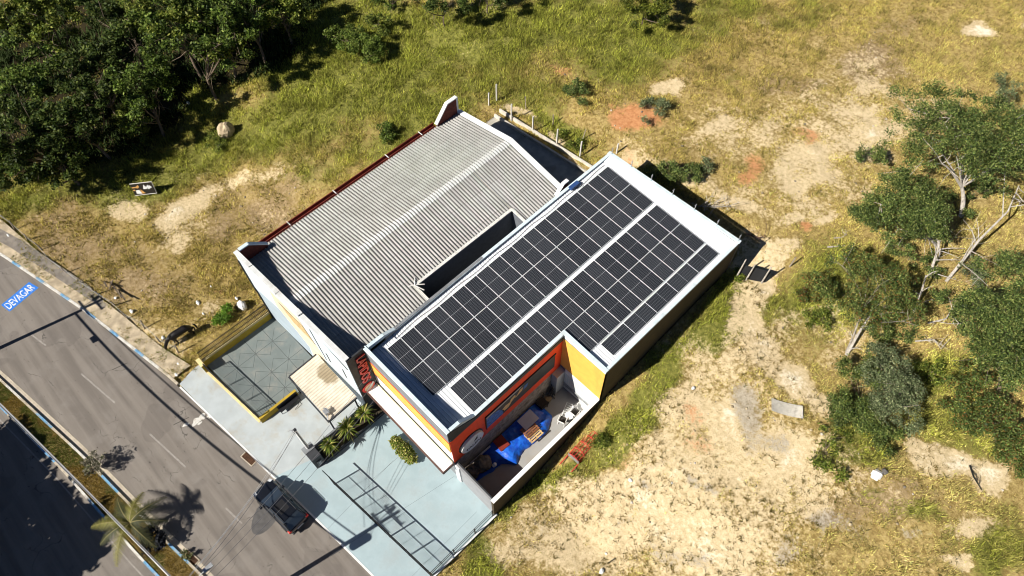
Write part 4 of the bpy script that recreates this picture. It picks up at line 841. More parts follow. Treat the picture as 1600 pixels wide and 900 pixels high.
# tarpaulin thrown over the stored goods
tarp, nt, p = new_mat('blue_tarpaulin'); pos = gcoord(nt)
nt.links.new(mixc(nt, ramp(nt, noise(nt, pos, 3, 4), .35, .65), (.008, .07, .48), (.012, .13, .62)), p.inputs['Base Color']); p.inputs['Roughness'].default_value = .38
bp = nt.nodes.new('ShaderNodeBump'); bp.inputs['Strength'].default_value = .7; bp.inputs['Distance'].default_value = .06; nt.links.new(noise(nt, pos, 5, 5), bp.inputs['Height']); nt.links.new(bp.outputs[0], p.inputs['Normal'])
ux_ = np.linspace(0, 1, 40); uy_ = np.linspace(0, 1, 100); UX, UY = np.meshgrid(ux_, uy_)
YY = -.75 + UY * 7.6; wide = np.interp(YY, [-.75, 0, 1.6, 2.4, 3.6, 4.6, 5.4, 6.3, 6.85], [1.0, 1.25, 1.5, 2.25, 1.85, 2.1, 2.15, 1.9, 1.4]); XX = XI + .1 + UX * wide
hh = np.interp(YY, [-.75, 0, .8, 1.6, 2.6, 4.2, 5.8, 6.5, 6.85], [.02, .03, .05, .45, .62, .55, .6, .45, .05])
edge = np.clip((1 - UX) * 4.5, 0, 1) ** .6
ZZ = .115 + hh * edge * (.86 + .25 * (fbm(XX * 3, YY * 3, 2.2, 4) - .5) * 2) + .035 * (fbm(XX * 6, YY * 6, 2., 3) - .5)
XX = XX + (fbm(YY * 4, UX, 2., 3) - .5) * .35 * UX
ii = np.arange(XX.size).reshape(XX.shape)
to = np_mesh('tarpaulin', np.stack([XX.ravel(), YY.ravel(), np.maximum(ZZ, .108).ravel()], 1), np.stack([ii[:-1, :-1].ravel(), ii[:-1, 1:].ravel(), ii[1:, 1:].ravel(), ii[1:, :-1].ravel()], 1), tarp)
for q in to.data.polygons: q.use_smooth = True
tag(to, 'crumpled blue tarpaulin spread along the foot of the red wall', 'tarpaulin')
def slab(name, c, ang, L, W, th, tilt, mat, label, cat):
    t = thing(name, c, label, cat, None, ang); b = MB(); tz = math.tan(tilt)
    b.hexa([(-L / 2, -W / 2, -W / 2 * tz), (L / 2, -W / 2, -W / 2 * tz), (L / 2, W / 2, W / 2 * tz), (-L / 2, W / 2, W / 2 * tz), (-L / 2, -W / 2, -W / 2 * tz + th), (L / 2, -W / 2, -W / 2 * tz + th), (L / 2, W / 2, W / 2 * tz + th), (-L / 2, W / 2, W / 2 * tz + th)]); return t, b
t, b = slab('panel', (8.18, 5.15, .86), R(90), 1.35, .95, .04, .1, 0, 'pale lilac board lying on the blue tarpaulin', 'board'); b.build('board', M('lilac_board', (.44, .46, .58), .5, .04), t, local=True)
t, b = slab('panel', (8.05, 2.55, .78), R(86), .82, .95, .05, .1, 0, 'dark red board lying on the blue tarpaulin', 'board'); b.build('board', M('maroon_board', (.20, .025, .015), .6, .1), t, local=True)
t, b = slab('plank', (7.62, .9, .75), R(88), 1.9, .12, .05, 0, 0, 'thin pale plank leaning along the stone wall', 'plank'); b.build('board', M('plank_pale', (.5, .48, .5), .7, .1), t, local=True)
def pallet(c, ang, mat, label):
    t = thing('pallet', c, label, 'pallet', 'pallets on the tarpaulin', ang); b = MB()
    for k in range(5): b.box(-.6, .6, -.36 + k * .18 - .055, -.36 + k * .18 + .055, .10, .125)
    b.build('deck_boards', mat, t, local=True); b = MB()
    for x in (-.55, 0, .5): b.box(x, x + .07, -.4, .4, .02, .099)
    b.build('bearers', mat, t, local=True)
pallet((8.75, 4.75, .72), R(88), dwood, 'brown wooden pallet lying on the blue tarpaulin beside the lilac board'); pallet((9.2, 4.72, .55), R(88), pine, 'bright pine pallet on the outer edge of the blue tarpaulin')
# timber stumps and rubble sacks near the corner
sack = M('old_sack', (.20, .17, .13), .9, .35, 4, bump=.6, dirt=(.10, .09, .08), dirt_amt=.7, dirt_scale=3)
def lump(name, c, r, label, cat, mat, group=None, sq=.8, seed=1, sub=3):
    import bmesh
    bm = bmesh.new(); bmesh.ops.create_icosphere(bm, subdivisions=sub, radius=1)
    for v in bm.verts:
        n = float(fbm(np.array([v.co.x * 2 + seed * 7]), np.array([v.co.y * 2 + v.co.z * 1.7 + seed * 3]), .9, 4)[0])
        v.co = v.co * (.72 + .6 * n); v.co.x *= r[0]; v.co.y *= r[1]; v.co.z = max(v.co.z, -.45) * r[2]
    me = bpy.data.meshes.new(name); bm.to_mesh(me); bm.free(); me.materials.append(mat)
    o = bpy.data.objects.new(name, me); COL.objects.link(o); o.location = c; return tag(o, label, cat, group)
lump('rubble_sack', (8.15, .62, .55), (.62, .72, .75), 'larger brown sack of rubble on the yard floor by the red wall', 'sack', sack, 'rubble sacks', seed=3)
lump('rubble_sack', (8.05, -.35, .5), (.55, .55, .65), 'smaller grey sack in the front corner of the yard', 'sack', sack, 'rubble sacks', seed=5)
lump('plastic_bag', (8.78, 1.15, .5), (.16, .2, .18), 'small white plastic bag on the rubble sack', 'bag', white, seed=8, sub=2)
# garden grill and tools against the stone wall
gr_ = thing('scrap_heap', (8.0, 7.3, .1), 'dark heap of tools and an old grill against the stone wall', 'scrap heap')
b = MB(); b.box(7.6, 8.3, 6.5, 7.2, .55, .85); 
for (x, y) in ((7.65, 6.55), (8.25, 6.55), (7.65, 7.15), (8.25, 7.15)): b.tube([(x, y, .1), (x, y, .56)], .025, 5)
b.build('grill', black, gr_); b = MB()
for k in range(16): b.tube([(7.6 + rng.uniform(0, .6), 7.4 + rng.uniform(0, .9), .12), (7.5 + rng.uniform(0, .5), 7.3 + rng.uniform(0, 1), rng.uniform(.7, 1.4))], rng.uniform(.02, .05), 5)
b.build('tools', dgrey, gr_); b = MB(); b.lathe((7.95, 7.55, .1), [(.2, 0), (.26, .4), (.26, .45), (.1, .46)], 12); b.build('bucket', M('bucket_tan', (.3, .22, .13), .7, .2), gr_)
# white garden chairs with dark seats and a white table
def chair(c, ang, label):
    t = thing('garden_chair', c, label, 'chair', 'white garden chairs', ang)
    b = MB(); b.box(-.24, .24, -.24, .24, .42, .47); b.build('seat', M('dark_cushion', (.045, .04, .035), .8, .2), t, local=True)
    b = MB(); b.hexa([(-.26, .24, .44), (.26, .24, .44), (.26, .29, .44), (-.26, .29, .44), (-.24, .36, .9), (.24, .36, .9), (.24, .4, .9), (-.24, .4, .9)]); b.build('backrest', white, t, local=True)
    for x, y in ((-.25, -.24), (.25, -.24), (-.25, .27), (.25, .27)): b = MB(); b.tube([(x * 1.08, y * 1.08, 0), (x, y, .44)], .028, 6); b.build('leg', white, t, local=True)
    for s in (-1, 1): b = MB(); b.tube([(s * .28, -.2, .44), (s * .29, -.2, .66), (s * .29, .3, .68)], .03, 6); b.build('armrest', white, t, local=True)
chair((9.87,7.05, .1), R(200), 'white garden chair with a dark seat, nearer the street by the yard wall'); chair((10.09,8.13, .1), R(185), 'white garden chair with a dark seat, nearer the glass block window')
tb = thing('side_table', (10.00,7.61, .1), 'small round white table between the two garden chairs', 'table'); b = MB(); b.lathe((0, 0, 0), [(.3, .5), (.31, .54), (.02, .545)], 20); b.build('table_top', white, tb, local=True); b = MB(); b.lathe((0, 0, 0), [(.2, 0), (.05, .06), (.04, .5)], 10); b.build('pedestal', white, tb, local=True)
ch = thing('folded_rack', (9.60,7.83, .1), 'white folding clothes rack standing on the yard floor', 'rack', None, R(20)); b = MB()
for s in (-1, 1): b.tube([(s * .25, -.5, .02), (s * .25, .5, .62)], .022, 6)
b.build('side_rail', white, ch, local=True); b = MB()
for k in range(8): u = k / 7; b.tube([(-.25, -.5 + u, .02 + .6 * u), (.25, -.5 + u, .02 + .6 * u)], .012, 5)
b.build('rungs', white, ch, local=True)
bn2 = thing('laundry_basin', (10.13,8.87, .1), 'round white basin under the glass block window', 'basin'); b = MB(); b.lathe((0, 0, 0), [(.26, 0), (.38, .34), (.4, .36), (.36, .36), (.25, .04)], 20); b.build('basin', white, bn2, local=True)

# ------------------------------------------------------------------ forecourt fences
mf = thing('mesh_fence', (6, -7.4, .1), 'dark wire mesh fence with a heavy top rail across the forecourt', 'fence')
A0, A1 = Vector((1.25, -7.85)), Vector((11.15, -6.95)); L_ = (A1 - A0).length
def fp(u, z): q = A0.lerp(A1, u); return (q.x, q.y, z)
b = MB()
for u in np.linspace(.05, 1, 95): b.beam(fp(u, .15), fp(u, 1.78), .007, .007)
for z in np.linspace(.2, 1.75, 17): b.beam(fp(.05, z), fp(1, z), .007, .007)
b.build('wire_mesh', black, mf)
b = MB(); b.beam(fp(-.02, 1.8), fp(1, 1.8), .06, .06); b.beam(fp(.05, .14), fp(1, .14), .05, .05); b.beam(fp(.05, 1.0), fp(1, 1.0), .035, .035); b.build('rail', black, mf)
for u in (.05, .235, .42, .61, .8, 1.): b = MB(); b.beam(fp(u, .1), fp(u, 1.8), .085, .085); b.build('post', black, mf)
for u in (.14, .33, .515, .705, .9): b = MB(); b.beam(fp(u, .12), fp(u, 1.78), .035, .035); b.build('stay', black, mf)
sf = thing('side_fence', (11.3, -4, .1), 'black railed fence along the sandy edge of the forecourt', 'fence')
b = MB()
for z in (.35, .95, 1.4): b.beam((11.22, -1.25, z), (11.25, -6.95, z), .035, .035)
b.build('rail', black, sf)
for y in (-1.35, -3.0, -4.9, -6.9): b = MB(); b.beam((11.23, y, .05), (11.23, y, 1.42), .07, .07); b.build('post', black, sf)
# low plinth under it
b = MB(); b.wall((11.33, -1.1), (11.33, kerbN(11.3) + .3), .14, -.1, -.1, .2, .2); tag(b.build('forecourt_plinth', edgew), 'low pale kerb wall between the forecourt and the sandy lot', 'kerb wall')

# clipped hedge under the awning
def leaves(centres, r, n, size, cols, up=.35, flat=1.):
    c = np.asarray(centres); k = rng.integers(0, len(c), n); P = c[k] + rng.normal(0, 1, (n, 3)) * np.asarray(r) * .5
    nz = rng.normal(0, 1, (n, 3)); nz[:, 2] = np.abs(nz[:, 2]) + up; nz /= np.linalg.norm(nz, axis=1)[:, None]
    a = np.cross(nz, rng.normal(0, 1, (n, 3))); a /= np.linalg.norm(a, axis=1)[:, None] + 1e-9; b_ = np.cross(nz, a)
    s = size * rng.uniform(.55, 1.3, (n, 1)); a = a * s; b_ = b_ * s * .55
    V = np.stack([P - a, P - b_ * .9 + a * .1, P + a, P + b_ * .9 + a * .1], 1).reshape(-1, 3); Fq = np.arange(4 * n).reshape(-1, 4)
    cc = np.asarray(cols)[rng.integers(0, len(cols), n)] * rng.uniform(.6, 1.4, (n, 1)) * rng.uniform(.72, 1.3, len(c))[k][:, None]; return V, Fq, np.repeat(np.clip(cc, 0, .9), 4, 0)
hd = thing('hedge', (3.4, -2.75, .1), 'bushy yellow green hedge under the edge of the white awning', 'hedge')
th = rng.uniform(0, 6.28, 260); rr = np.sqrt(rng.random(260)); cs = np.stack([rr * np.cos(th) * 1.3, rr * np.sin(th) * .48, np.sqrt(1 - rr ** 2 * .9) * .75 + .15], 1)
V, Fq, C = leaves(cs, (.12, .12, .12), 3800, .085, [(.34, .33, .07), (.18, .24, .03), (.10, .15, .02), (.5, .45, .16)]); np_mesh('foliage', V, Fq, LEAF, C, parent=hd)
b = MB(); 
for k in range(8): b.tube([(rng.uniform(-1, 1), rng.uniform(-.3, .3), 0), (rng.uniform(-1.1, 1.1), rng.uniform(-.35, .35), .8)], .02, 5)
b.build('stems', bark_d, hd, local=True)
# ------------------------------------------------------------------ parked car
def ring_loft(secs, closed_ends=True):
    b = MB(); n = len(secs[0]); vs = [p for s_ in secs for p in s_]; k = len(secs)
    fs = [(i * n + j, i * n + (j + 1) % n, (i + 1) * n + (j + 1) % n, (i + 1) * n + j) for i in range(k - 1) for j in range(n)]
    if closed_ends: fs += [tuple(range(n - 1, -1, -1)), tuple((k - 1) * n + j for j in range(n))]
    b.add(vs, fs); return b
car = thing('parked_car', (.52, -11.38, .0), 'glossy black compact suv parked at the kerb of the forecourt', 'car', None, math.pi + .085)
paint_b, nt, p = new_mat('black_car_paint'); p.inputs['Base Color'].default_value = (.009, .010, .013, 1); p.inputs['Roughness'].default_value = .14; p.inputs['Coat Weight'].default_value = .6; p.inputs['Coat Roughness'].default_value = .04
cg, nt, p = new_mat('car_glass'); p.inputs['Base Color'].default_value = (.024, .032, .043, 1); p.inputs['Roughness'].default_value = .08; p.inputs['Specular IOR Level'].default_value = .7
tyre_m = M('tyre', (.015, .015, .015), .9, .1); rim_m = M('rim', (.32, .33, .34), .35, .05, metal=.8); chrome = M('chrome_trim', (.7, .71, .72), .2, .02, metal=.9)
prof = [(2.09, .55, .36, .56, .62), (2.02, .76, .26, .66, .76), (1.75, .86, .2, .78, .90), (1.35, .885, .2, .84, .97), (.95, .89, .2, .88, 1.01), (0, .895, .2, .90, 1.0), (-1.1, .895, .2, .92, 1.0), (-1.7, .875, .22, .93, 1.0), (-2.0, .80, .26, .90, .98), (-2.09, .62, .34, .84, .92)]
secs = []
for x, w, zb, zs, zt in prof:
    h = [(w * .86, zb), (w, zb + .14), (w * 1.0, (zb + zs) / 2 + .05), (w * .975, zs), (w * .84, zt - .01), (w * .4, zt + .012)]
    secs.append([(x, 0, zb)] + [(x, -y, z) for y, z in h] + [(x, 0, zt + .02)] + [(x, y, z) for y, z in reversed(h)])
ring_loft(secs).build('body', paint_b, car, smooth=True, local=True, sub=2)
cs = []
for x, w, z in ((1.12, .70, .99), (.35, .655, 1.42), (.05, .64, 1.54), (-1.35, .62, 1.55), (-1.62, .61, 1.44), (-1.98, .66, .99)):
    cs.append([(x, -.775, .93), (x, -.775 + .0, .99), (x, -w, z), (x, w, z), (x, .775, .99), (x, .775, .93)])
ring_loft(cs).build('windows', cg, car, local=True, bevel=.03)
b = MB(); b.hexa([(.12, -.61, 1.545), (-1.45, -.59, 1.545), (-1.45, .59, 1.545), (.12, .61, 1.545), (.02, -.54, 1.59), (-1.38, -.53, 1.59), (-1.38, .53, 1.59), (.02, .54, 1.59)][::1]); b.build('roof_panel', paint_b, car, local=True, bevel=.03)
b = MB(); b.box(-.95, -.1, -.36, .36, 1.588, 1.596); b.build('sunroof', black, car, local=True)
for s in (-1, 1):
    b = MB(); b.tube([(1.12, s * .76, 1.0), (.35, s * .67, 1.45), (.05, s * .63, 1.57)], .04, 6); b.build('pillar', paint_b, car, local=True); b = MB(); b.tube([(-1.5, s * .61, 1.55), (-1.7, s * .64, 1.42), (-2.0, s * .70, 1.0)], .06, 6); b.build('pillar', paint_b, car, local=True); b = MB(); b.tube([(-.45, s * .655, 1.53), (-.5, s * .80, .96)], .04, 6); b.build('pillar', paint_b, car, local=True)
    b = MB(); b.tube([(.0, s * .555, 1.57), (-.1, s * .56, 1.645), (-1.25, s * .55, 1.645), (-1.4, s * .545, 1.57)], .02, 6); b.build('roof_rail', dgrey, car, local=True)
    b = MB(); b.box(.62, .82, s * .98 - .09, s * .98 + .09, .98, 1.12); b.build('wing_mirror', paint_b, car, local=True, bevel=.04)
    b = MB(); b.hexa([(1.72, s * .70 - .13, .72), (2.02, s * .62 - .13, .66), (2.02, s * .62 + .13, .66), (1.72, s * .70 + .13, .72), (1.72, s * .70 - .11, .905), (1.99, s * .62 - .11, .78), (1.99, s * .62 + .11, .78), (1.72, s * .70 + .11, .905)]); b.build('headlight', M('lamp_glass', (.5, .52, .55), .1, .02), car, local=True)
    b = MB(); b.box(-2.075, -1.86, s * .73 - .11, s * .73 + .11, .76, 1.0); b.build('tail_light', M('tail_red', (.55, .02, .012), .25, .05), car, local=True, bevel=.03)
    for x in (1.28, -1.3):
        b = MB(); b.tube([(x, s * .70, .31), (x, s * .905, .31)], .315, 20); wl_ = b.build('wheel', tyre_m, car, local=True)
        b = MB(); b.tube([(x, s * .9, .31), (x, s * .912, .31)], .21, 12); b.build('rim', rim_m, wl_, local=True)
b = MB(); b.box(-2.12, -2.06, -.26, .26, .58, .70); b.build('number_plate', M('plate', (.6, .6, .6), .4, .05), car, local=True)
b = MB(); b.box(-2.13, -1.98, -.7, .7, .30, .50); b.build('rear_bumper', dgrey, car, local=True, bevel=.04)

# ------------------------------------------------------------------ grazing horse
hx, hy, hz = -16.08,-9.22,0.00
horse = thing('horse', (hx, hy, hz), 'dark brown horse grazing at the edge of the field beside the courtyard railing', 'horse', None, R(-6))
import bmesh
def skin(name, verts, edges, radii, mat, parent, sub=2):
    me = bpy.data.meshes.new(name); me.from_pydata(verts, edges, []); me.materials.append(mat)
    o = bpy.data.objects.new(name, me); COL.objects.link(o); o.parent = parent
    o.modifiers.new('skin', 'SKIN'); me.skin_vertices.new(name='') if not me.skin_vertices else None
    for i, r in enumerate(radii):
        if name == 'body': r = (r[0] * 1.12, r[1] * 1.12) if isinstance(r, tuple) else r * 1.2
        me.skin_vertices[0].data[i].radius = (r, r) if not isinstance(r, tuple) else r
    me.skin_vertices[0].data[0].use_root = True
    s_ = o.modifiers.new('sub', 'SUBSURF'); s_.levels = sub; s_.render_levels = sub
    return o
HV = []; HE = []; HR = []
def hv(p, r, par=None):
    HV.append(p); HR.append(r); i = len(HV) - 1
    if par is not None: HE.append((par, i))
    return i
# local: +y is towards the tail, -y towards the head
c0 = hv((0, .1, 1.12), (.28, .30)); c1 = hv((0, -.35, 1.13), (.27, .32), c0); c2 = hv((0, -.68, 1.18), (.22, .28), c1); r1 = hv((0, .55, 1.17), (.27, .29), c0); r2 = hv((0, .88, 1.14), (.22, .25), r1)
n1 = hv((0, -.98, 1.08), (.13, .19), c2); n2 = hv((.02, -1.26, .76), (.10, .14), n1); h1 = hv((.03, -1.44, .50), (.095, .12), n2); h2 = hv((.03, -1.52, .30), (.075, .09), h1); h3 = hv((.03, -1.57, .12), (.06, .07), h2)
for s in (-1, 1):
    d = .1 * s
    a = hv((s * .16, -.62, .88), (.12, .13), c2); k_ = hv((s * .15, -.66 + d, .50), .065, a); f_ = hv((s * .15, -.64 + d, .16), .045, k_); hv((s * .15, -.69 + d, .04), .055, f_)
    a = hv((s * .17, .78, .86), (.13, .17), r2); kn = hv((s * .16, .70 - d, .66), .10, a); ho = hv((s * .15, .92 - d, .46), .06, kn); f_ = hv((s * .15, .88 - d, .15), .045, ho); hv((s * .15, .84 - d, .04), .055, f_)
coat = M('horse_coat', (.007, .005, .0045), .5, .35, 3)
body = skin('body', HV, HE, HR, coat, horse)
tl = skin('tail', [(0, 1.1, 1.16), (0, 1.2, .95), (0, 1.22, .6), (.02, 1.2, .35)], [(0, 1), (1, 2), (2, 3)], [.04, .07, .07, .03], M('horse_hair', (.008, .006, .005), .8, .2), horse)
b = MB()
for k in range(22):
    u = k / 21; y = -.72 - .62 * u; z = 1.46 - .62 * u - .1 * u * u
    b.tube([(0, y, z), (.1 + .03 * rng.random(), y - .02, z - .1), (.13, y, z - .24)], [.03, .028, .008], 5)
b.build('mane', _mc['horse_hair'], horse, local=True)
for s in (-1, 1): b = MB(); b.tube([(s * .07 + .02, -1.30, .72), (s * .10 + .02, -1.28, .88)], [.045, .01], 6); b.build('ear', coat, horse, local=True)

# ------------------------------------------------------------------ field hoarding
p0 = Vector((-31.83,-4.78,0.00)); p1 = Vector((-30.70,-3.23,0.00)); dx_ = (p1 - p0); dx_.z = 0; ln = dx_.length; xa = dx_.normalized(); nrm = Vector((xa.y, -xa.x, 0))
bb = thing('hoarding', tuple(p0), 'small black advertising hoarding with white lettering standing in the field', 'billboard')
up = (Vector((0, 0, 1)) - nrm * .25).normalized(); nn = xa.cross(up); nn = nn if nn.dot(nrm) > 0 else -nn
def bq(u, v, d): return p0 + xa * (u * ln) + up * (.25 + v * 1.25) + nn * d
def bpoly(pts, mat, name, d, par):
    b = MB(); b.add([tuple(bq(u, v, d)) for u, v in pts] + [tuple(bq(u, v, d - .008)) for u, v in pts], [tuple(range(len(pts)))] + [((i + 1) % len(pts), i, len(pts) + i, len(pts) + (i + 1) % len(pts)) for i in range(len(pts))]); return b.build(name, mat, par)
b = MB(); b.hexa([tuple(bq(u, v, d)) for d, u, v in ((-.03, 0, 0), (-.03, 1, 0), (.0, 1, 0), (.0, 0, 0), (-.03, 0, 1), (-.03, 1, 1), (.0, 1, 1), (.0, 0, 1))]); bd = b.build('board', M('hoarding_black', (.02, .018, .015), .5, .2), bb)
b = MB()
for (a, c_) in (((0, 1), (1, 1)), ((0, 0), (1, 0)), ((1, 0), (1, 1))): b.beam(bq(*a, .0), bq(*c_, .0), .05, .06)
b.build('border', M('hoarding_border', (.62, .60, .56), .6, .1), bb)
wl_m = M('hoarding_white', (.75, .76, .77), .5, .05); tan_m = M('hoarding_tan', (.60, .32, .10), .6, .25, 6)
for k in range(9):
    u = .50 + .042 * k; h = .10 + .05 * ((k * 7) % 4); v = .52 + .03 * ((k * 5) % 3); bpoly([(u, v - h * .6), (u + .05, v - h * .4), (u + .055, v + h), (u + .01, v + h * .8)], wl_m, 'lettering', .012, bd)
bpoly([(.02, .72), (.2, .72), (.33, .85), (.36, .68), (.26, .55), (.2, .62), (.03, .62)], tan_m, 'printed_burger', .014, bd); bpoly([(.12, .14), (.36, .10), (.3, .44), (.14, .42)], wl_m, 'printed_box', .016, bd); bpoly([(.32, .1), (.52, .1), (.36, .5)], tan_m, 'printed_chips', .012, bd); bpoly([(.02, .4), (.12, .38), (.12, .5), (.03, .5)], tan_m, 'printed_bun', .014, bd)
for u in (.08, .5, .94):
    b = MB(); q = bq(u, 0, -.04); b.beam(tuple(q + Vector((0, 0, -.5))), tuple(bq(u, .9, -.06)), .05, .05); b.build('post', wood, bb)

# ------------------------------------------------------------------ street poles and cables
def street_pole(x, y, h, label, trafo, arm=1):
    t = thing('street_pole', (x, y, 0), label, 'utility pole', 'street poles on the median')
    b = MB(); b.tube([(x, y, 0), (x, y, h)], [.19, .12], 12); b.build('shaft', conc, t)
    for z in (h - .25, h - 1.1): b = MB(); b.beam((x - .95, y - .15, z), (x + .95, y - .15, z), .09, .11); b.build('crossarm', wood, t)
    b = MB()
    for q in (-.85, -.3, .3, .85): b.lathe((x + q, y - .15, h - .19), [(.04, 0), (.06, .08), (.03, .2)], 8)
    b.build('insulators', M('porcelain', (.4, .3, .25), .3, .1), t)
    if trafo: b = MB(); b.lathe((x + .42, y, h - 3.2), [(.1, 0), (.3, .05), (.3, .95), (.18, 1.05)], 14); b.build('transformer', galv, t)
    b = MB(); b.tube([(x, y, h - 2.2), (x, y + arm * .9, h - 1.9), (x, y + arm * 1.7, h - 1.8)], .035, 6); b.box(x - .13, x + .13, y + arm * 1.55, y + arm * 2.1, h - 1.86, h - 1.74); b.build('lamp_arm', galv, t)
    return t
street_pole(3.85, -17.7, 10.3, 'tall concrete street pole with a transformer on the median at the bottom of the picture', True)
street_pole(-26.15, -22.2, 8.7, 'concrete street pole with crossed arms on the median at the far left', False)
def cable(p, q, sag, r=.022, n=24):
    p, q = Vector(p), Vector(q); b = MB()
    b.tube([p.lerp(q, i / n) - Vector((0, 0, sag * 4 * (i / n) * (1 - i / n))) for i in range(n + 1)], r, 5); return b
cab = M('cable_grey', (.16, .16, .17), .5, .1); cabl = M('cable_pale', (.5, .5, .5), .5, .1)
for (y0, z0, y1, z1, sg_, r, m_, lb) in ((-22.1, 6.6, -17.72, 6.9, .75, .075, cabl, 'thick pale cable bundle strung along the median between the street poles, nearest the palm'), (-22.05, 7.3, -17.6, 7.55, .45, .04, cab, 'thin grey cable strung along the median above the pale bundle')):
    ob = cable((-26.15, y0, z0), (3.85, y1, z1), sg_, r).build('overhead_cable', m_); tag(ob, lb, 'cable', 'cables strung between the street poles')
b = cable((-26.15, -22.1, 6.6), (-60, -29.2, 6.6), .8, .045); b.v += cable((3.85, -17.72, 6.9), (40, -12.8, 6.9), .8, .045).v; n0 = len(b.f); b.f += [tuple(i + len(b.v) // 2 for i in f) for f in b.f[:n0]]; b.m += b.m[:n0]
# service drops from the pole over the parked car to the little white service pole
for k, (dx1, dz1, sg_) in enumerate(((0, 9.0, .7), (.2, 8.9, .9), (-.3, 8.2, .5))):
    ob = cable((3.85 + dx1, -17.6, dz1), (-1.05 + .05 * k, -7.7, 5.15 - .15 * k), sg_, .014).build('service_cable', cabl if k != 1 else cab)
    tag(ob, 'thin service cable crossing the road from the median pole to the white service pole', 'cable', 'service cables over the parked car')
for k, (x1, y1, z1) in enumerate(((-.5, -1.1, 6.2), (-.3, -1.2, 6.0), (-.1, -1.2, 5.7))):
    ob = cable((3.85 + .3 * k, -17.6, 8.4 - .2 * k), (x1 + .5 * k, y1, z1), .9, .012).build('drop_cable', cab)
    tag(ob, 'thin drop cable from the median pole to the street front of the shop', 'cable', 'drop cables to the shop front')
# box hanging on the cable run over the road
b = MB(); b.box(-23.0, -22.35, -21.65, -21.4, 5.95, 6.25); o = b.build('splice_box', black, bevel=.03); tag(o, 'black splice box hanging from the pale cable bundle near the far left pole', 'cable box')

# ------------------------------------------------------------------ trees and shrubs
def ellip_pts(crowns, n, shell=.55, top=.25):
    out = []; w = np.array([c[6] if len(c) > 6 else c[3] * c[4] for c in crowns], float); w /= w.sum(); ks = rng.choice(len(crowns), n, p=w)
    for k in ks:
        c = crowns[k]; d = rng.normal(0, 1, 3); d /= np.linalg.norm(d)
        if d[2] < -.2 and rng.random() < .6: d[2] *= -1
        r = rng.random() ** (1 / 3.) * (1 - shell) + shell if rng.random() < .8 else rng.random()
        r *= rng.uniform(.82, 1.08)
        out.append((c[0] + d[0] * c[3] * r, c[1] + d[1] * c[4] * r, c[2] + d[2] * c[5] * r))
    out = np.array(out); s = max(.5, .42 * float(np.mean([c[3] for c in crowns])))
    g = fbm(out[:, 0] + .6 * out[:, 2], out[:, 1] - .5 * out[:, 2], s, 3)      # holes in the crown
    keep = g > np.quantile(g, .42); keep[:3] = True
    return out[keep]
def branch_pts(p, q, n=5, wob=.12, sag=.15):
    p, q = np.array(p), np.array(q); L = np.linalg.norm(q - p); pts = []
    o1 = rng.normal(0, 1, 3) * wob * L
    for i in range(n + 1):
        u = i / n; pts.append(p + (q - p) * u + o1 * math.sin(math.pi * u) * .6 + np.array([0, 0, sag * L * math.sin(math.pi * u)]))
    return pts
def tree(name, label, base, crowns, n, size, cols, cat='tree', group=None, tr=.18, bark=None, ncl=90, clr=(.5, .5, .35), limbs=14, fork=.35, shell=.5, up=.5, leaf_part='crown', stems=1):
    base = np.array(base, float); t = thing(name, tuple(base), label, cat, group); bark = bark or bark_d
    cl = ellip_pts(crowns, ncl, shell); b = MB(); 
    cen = np.mean([c[:3] for c in crowns], axis=0); zlow = min(c[2] - c[5] for c in crowns)
    if limbs:
        pick = cl[rng.permutation(len(cl))[:limbs]]
        for s_ in range(stems):
            fk = base + (cen - base) * fork + np.array([rng.normal(0, .25) * (stems > 1), rng.normal(0, .25) * (stems > 1), 0]); fk[2] = base[2] + max(.4, (cen[2] - base[2]) * fork)
            b.tube(branch_pts(base - np.array([0, 0, .2]), fk, 5, .05, 0), np.linspace(tr * .8, tr * .5, 6), 8)
            for q in pick[s_::stems]:
                L = np.linalg.norm(q - fk); pts = branch_pts(fk, q, 6, .12, .06); b.tube(pts, np.linspace(tr * rng.choice([.5, .26, .2, .2]), .01, 7), 6)
                for e in range(3):
                    i = rng.integers(2, 6); q2 = np.array(pts[i]) + rng.normal(0, .22, 3) * L; b.tube(branch_pts(pts[i], q2, 3, .1, 0), np.linspace(tr * .16, .008, 4), 5)
        b.build('trunk', bark, t)
    if n:
        V, Fq, C = leaves(cl, clr, n, size, cols, up); np_mesh(leaf_part, V, Fq, LEAF, C, parent=t, off=base)
    return t
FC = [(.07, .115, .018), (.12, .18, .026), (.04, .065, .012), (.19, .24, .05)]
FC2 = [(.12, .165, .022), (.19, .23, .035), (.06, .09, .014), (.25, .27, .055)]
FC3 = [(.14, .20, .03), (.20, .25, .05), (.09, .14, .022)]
FCD = [(.045, .075, .015), (.075, .11, .02), (.028, .045, .01), (.11, .135, .03)]
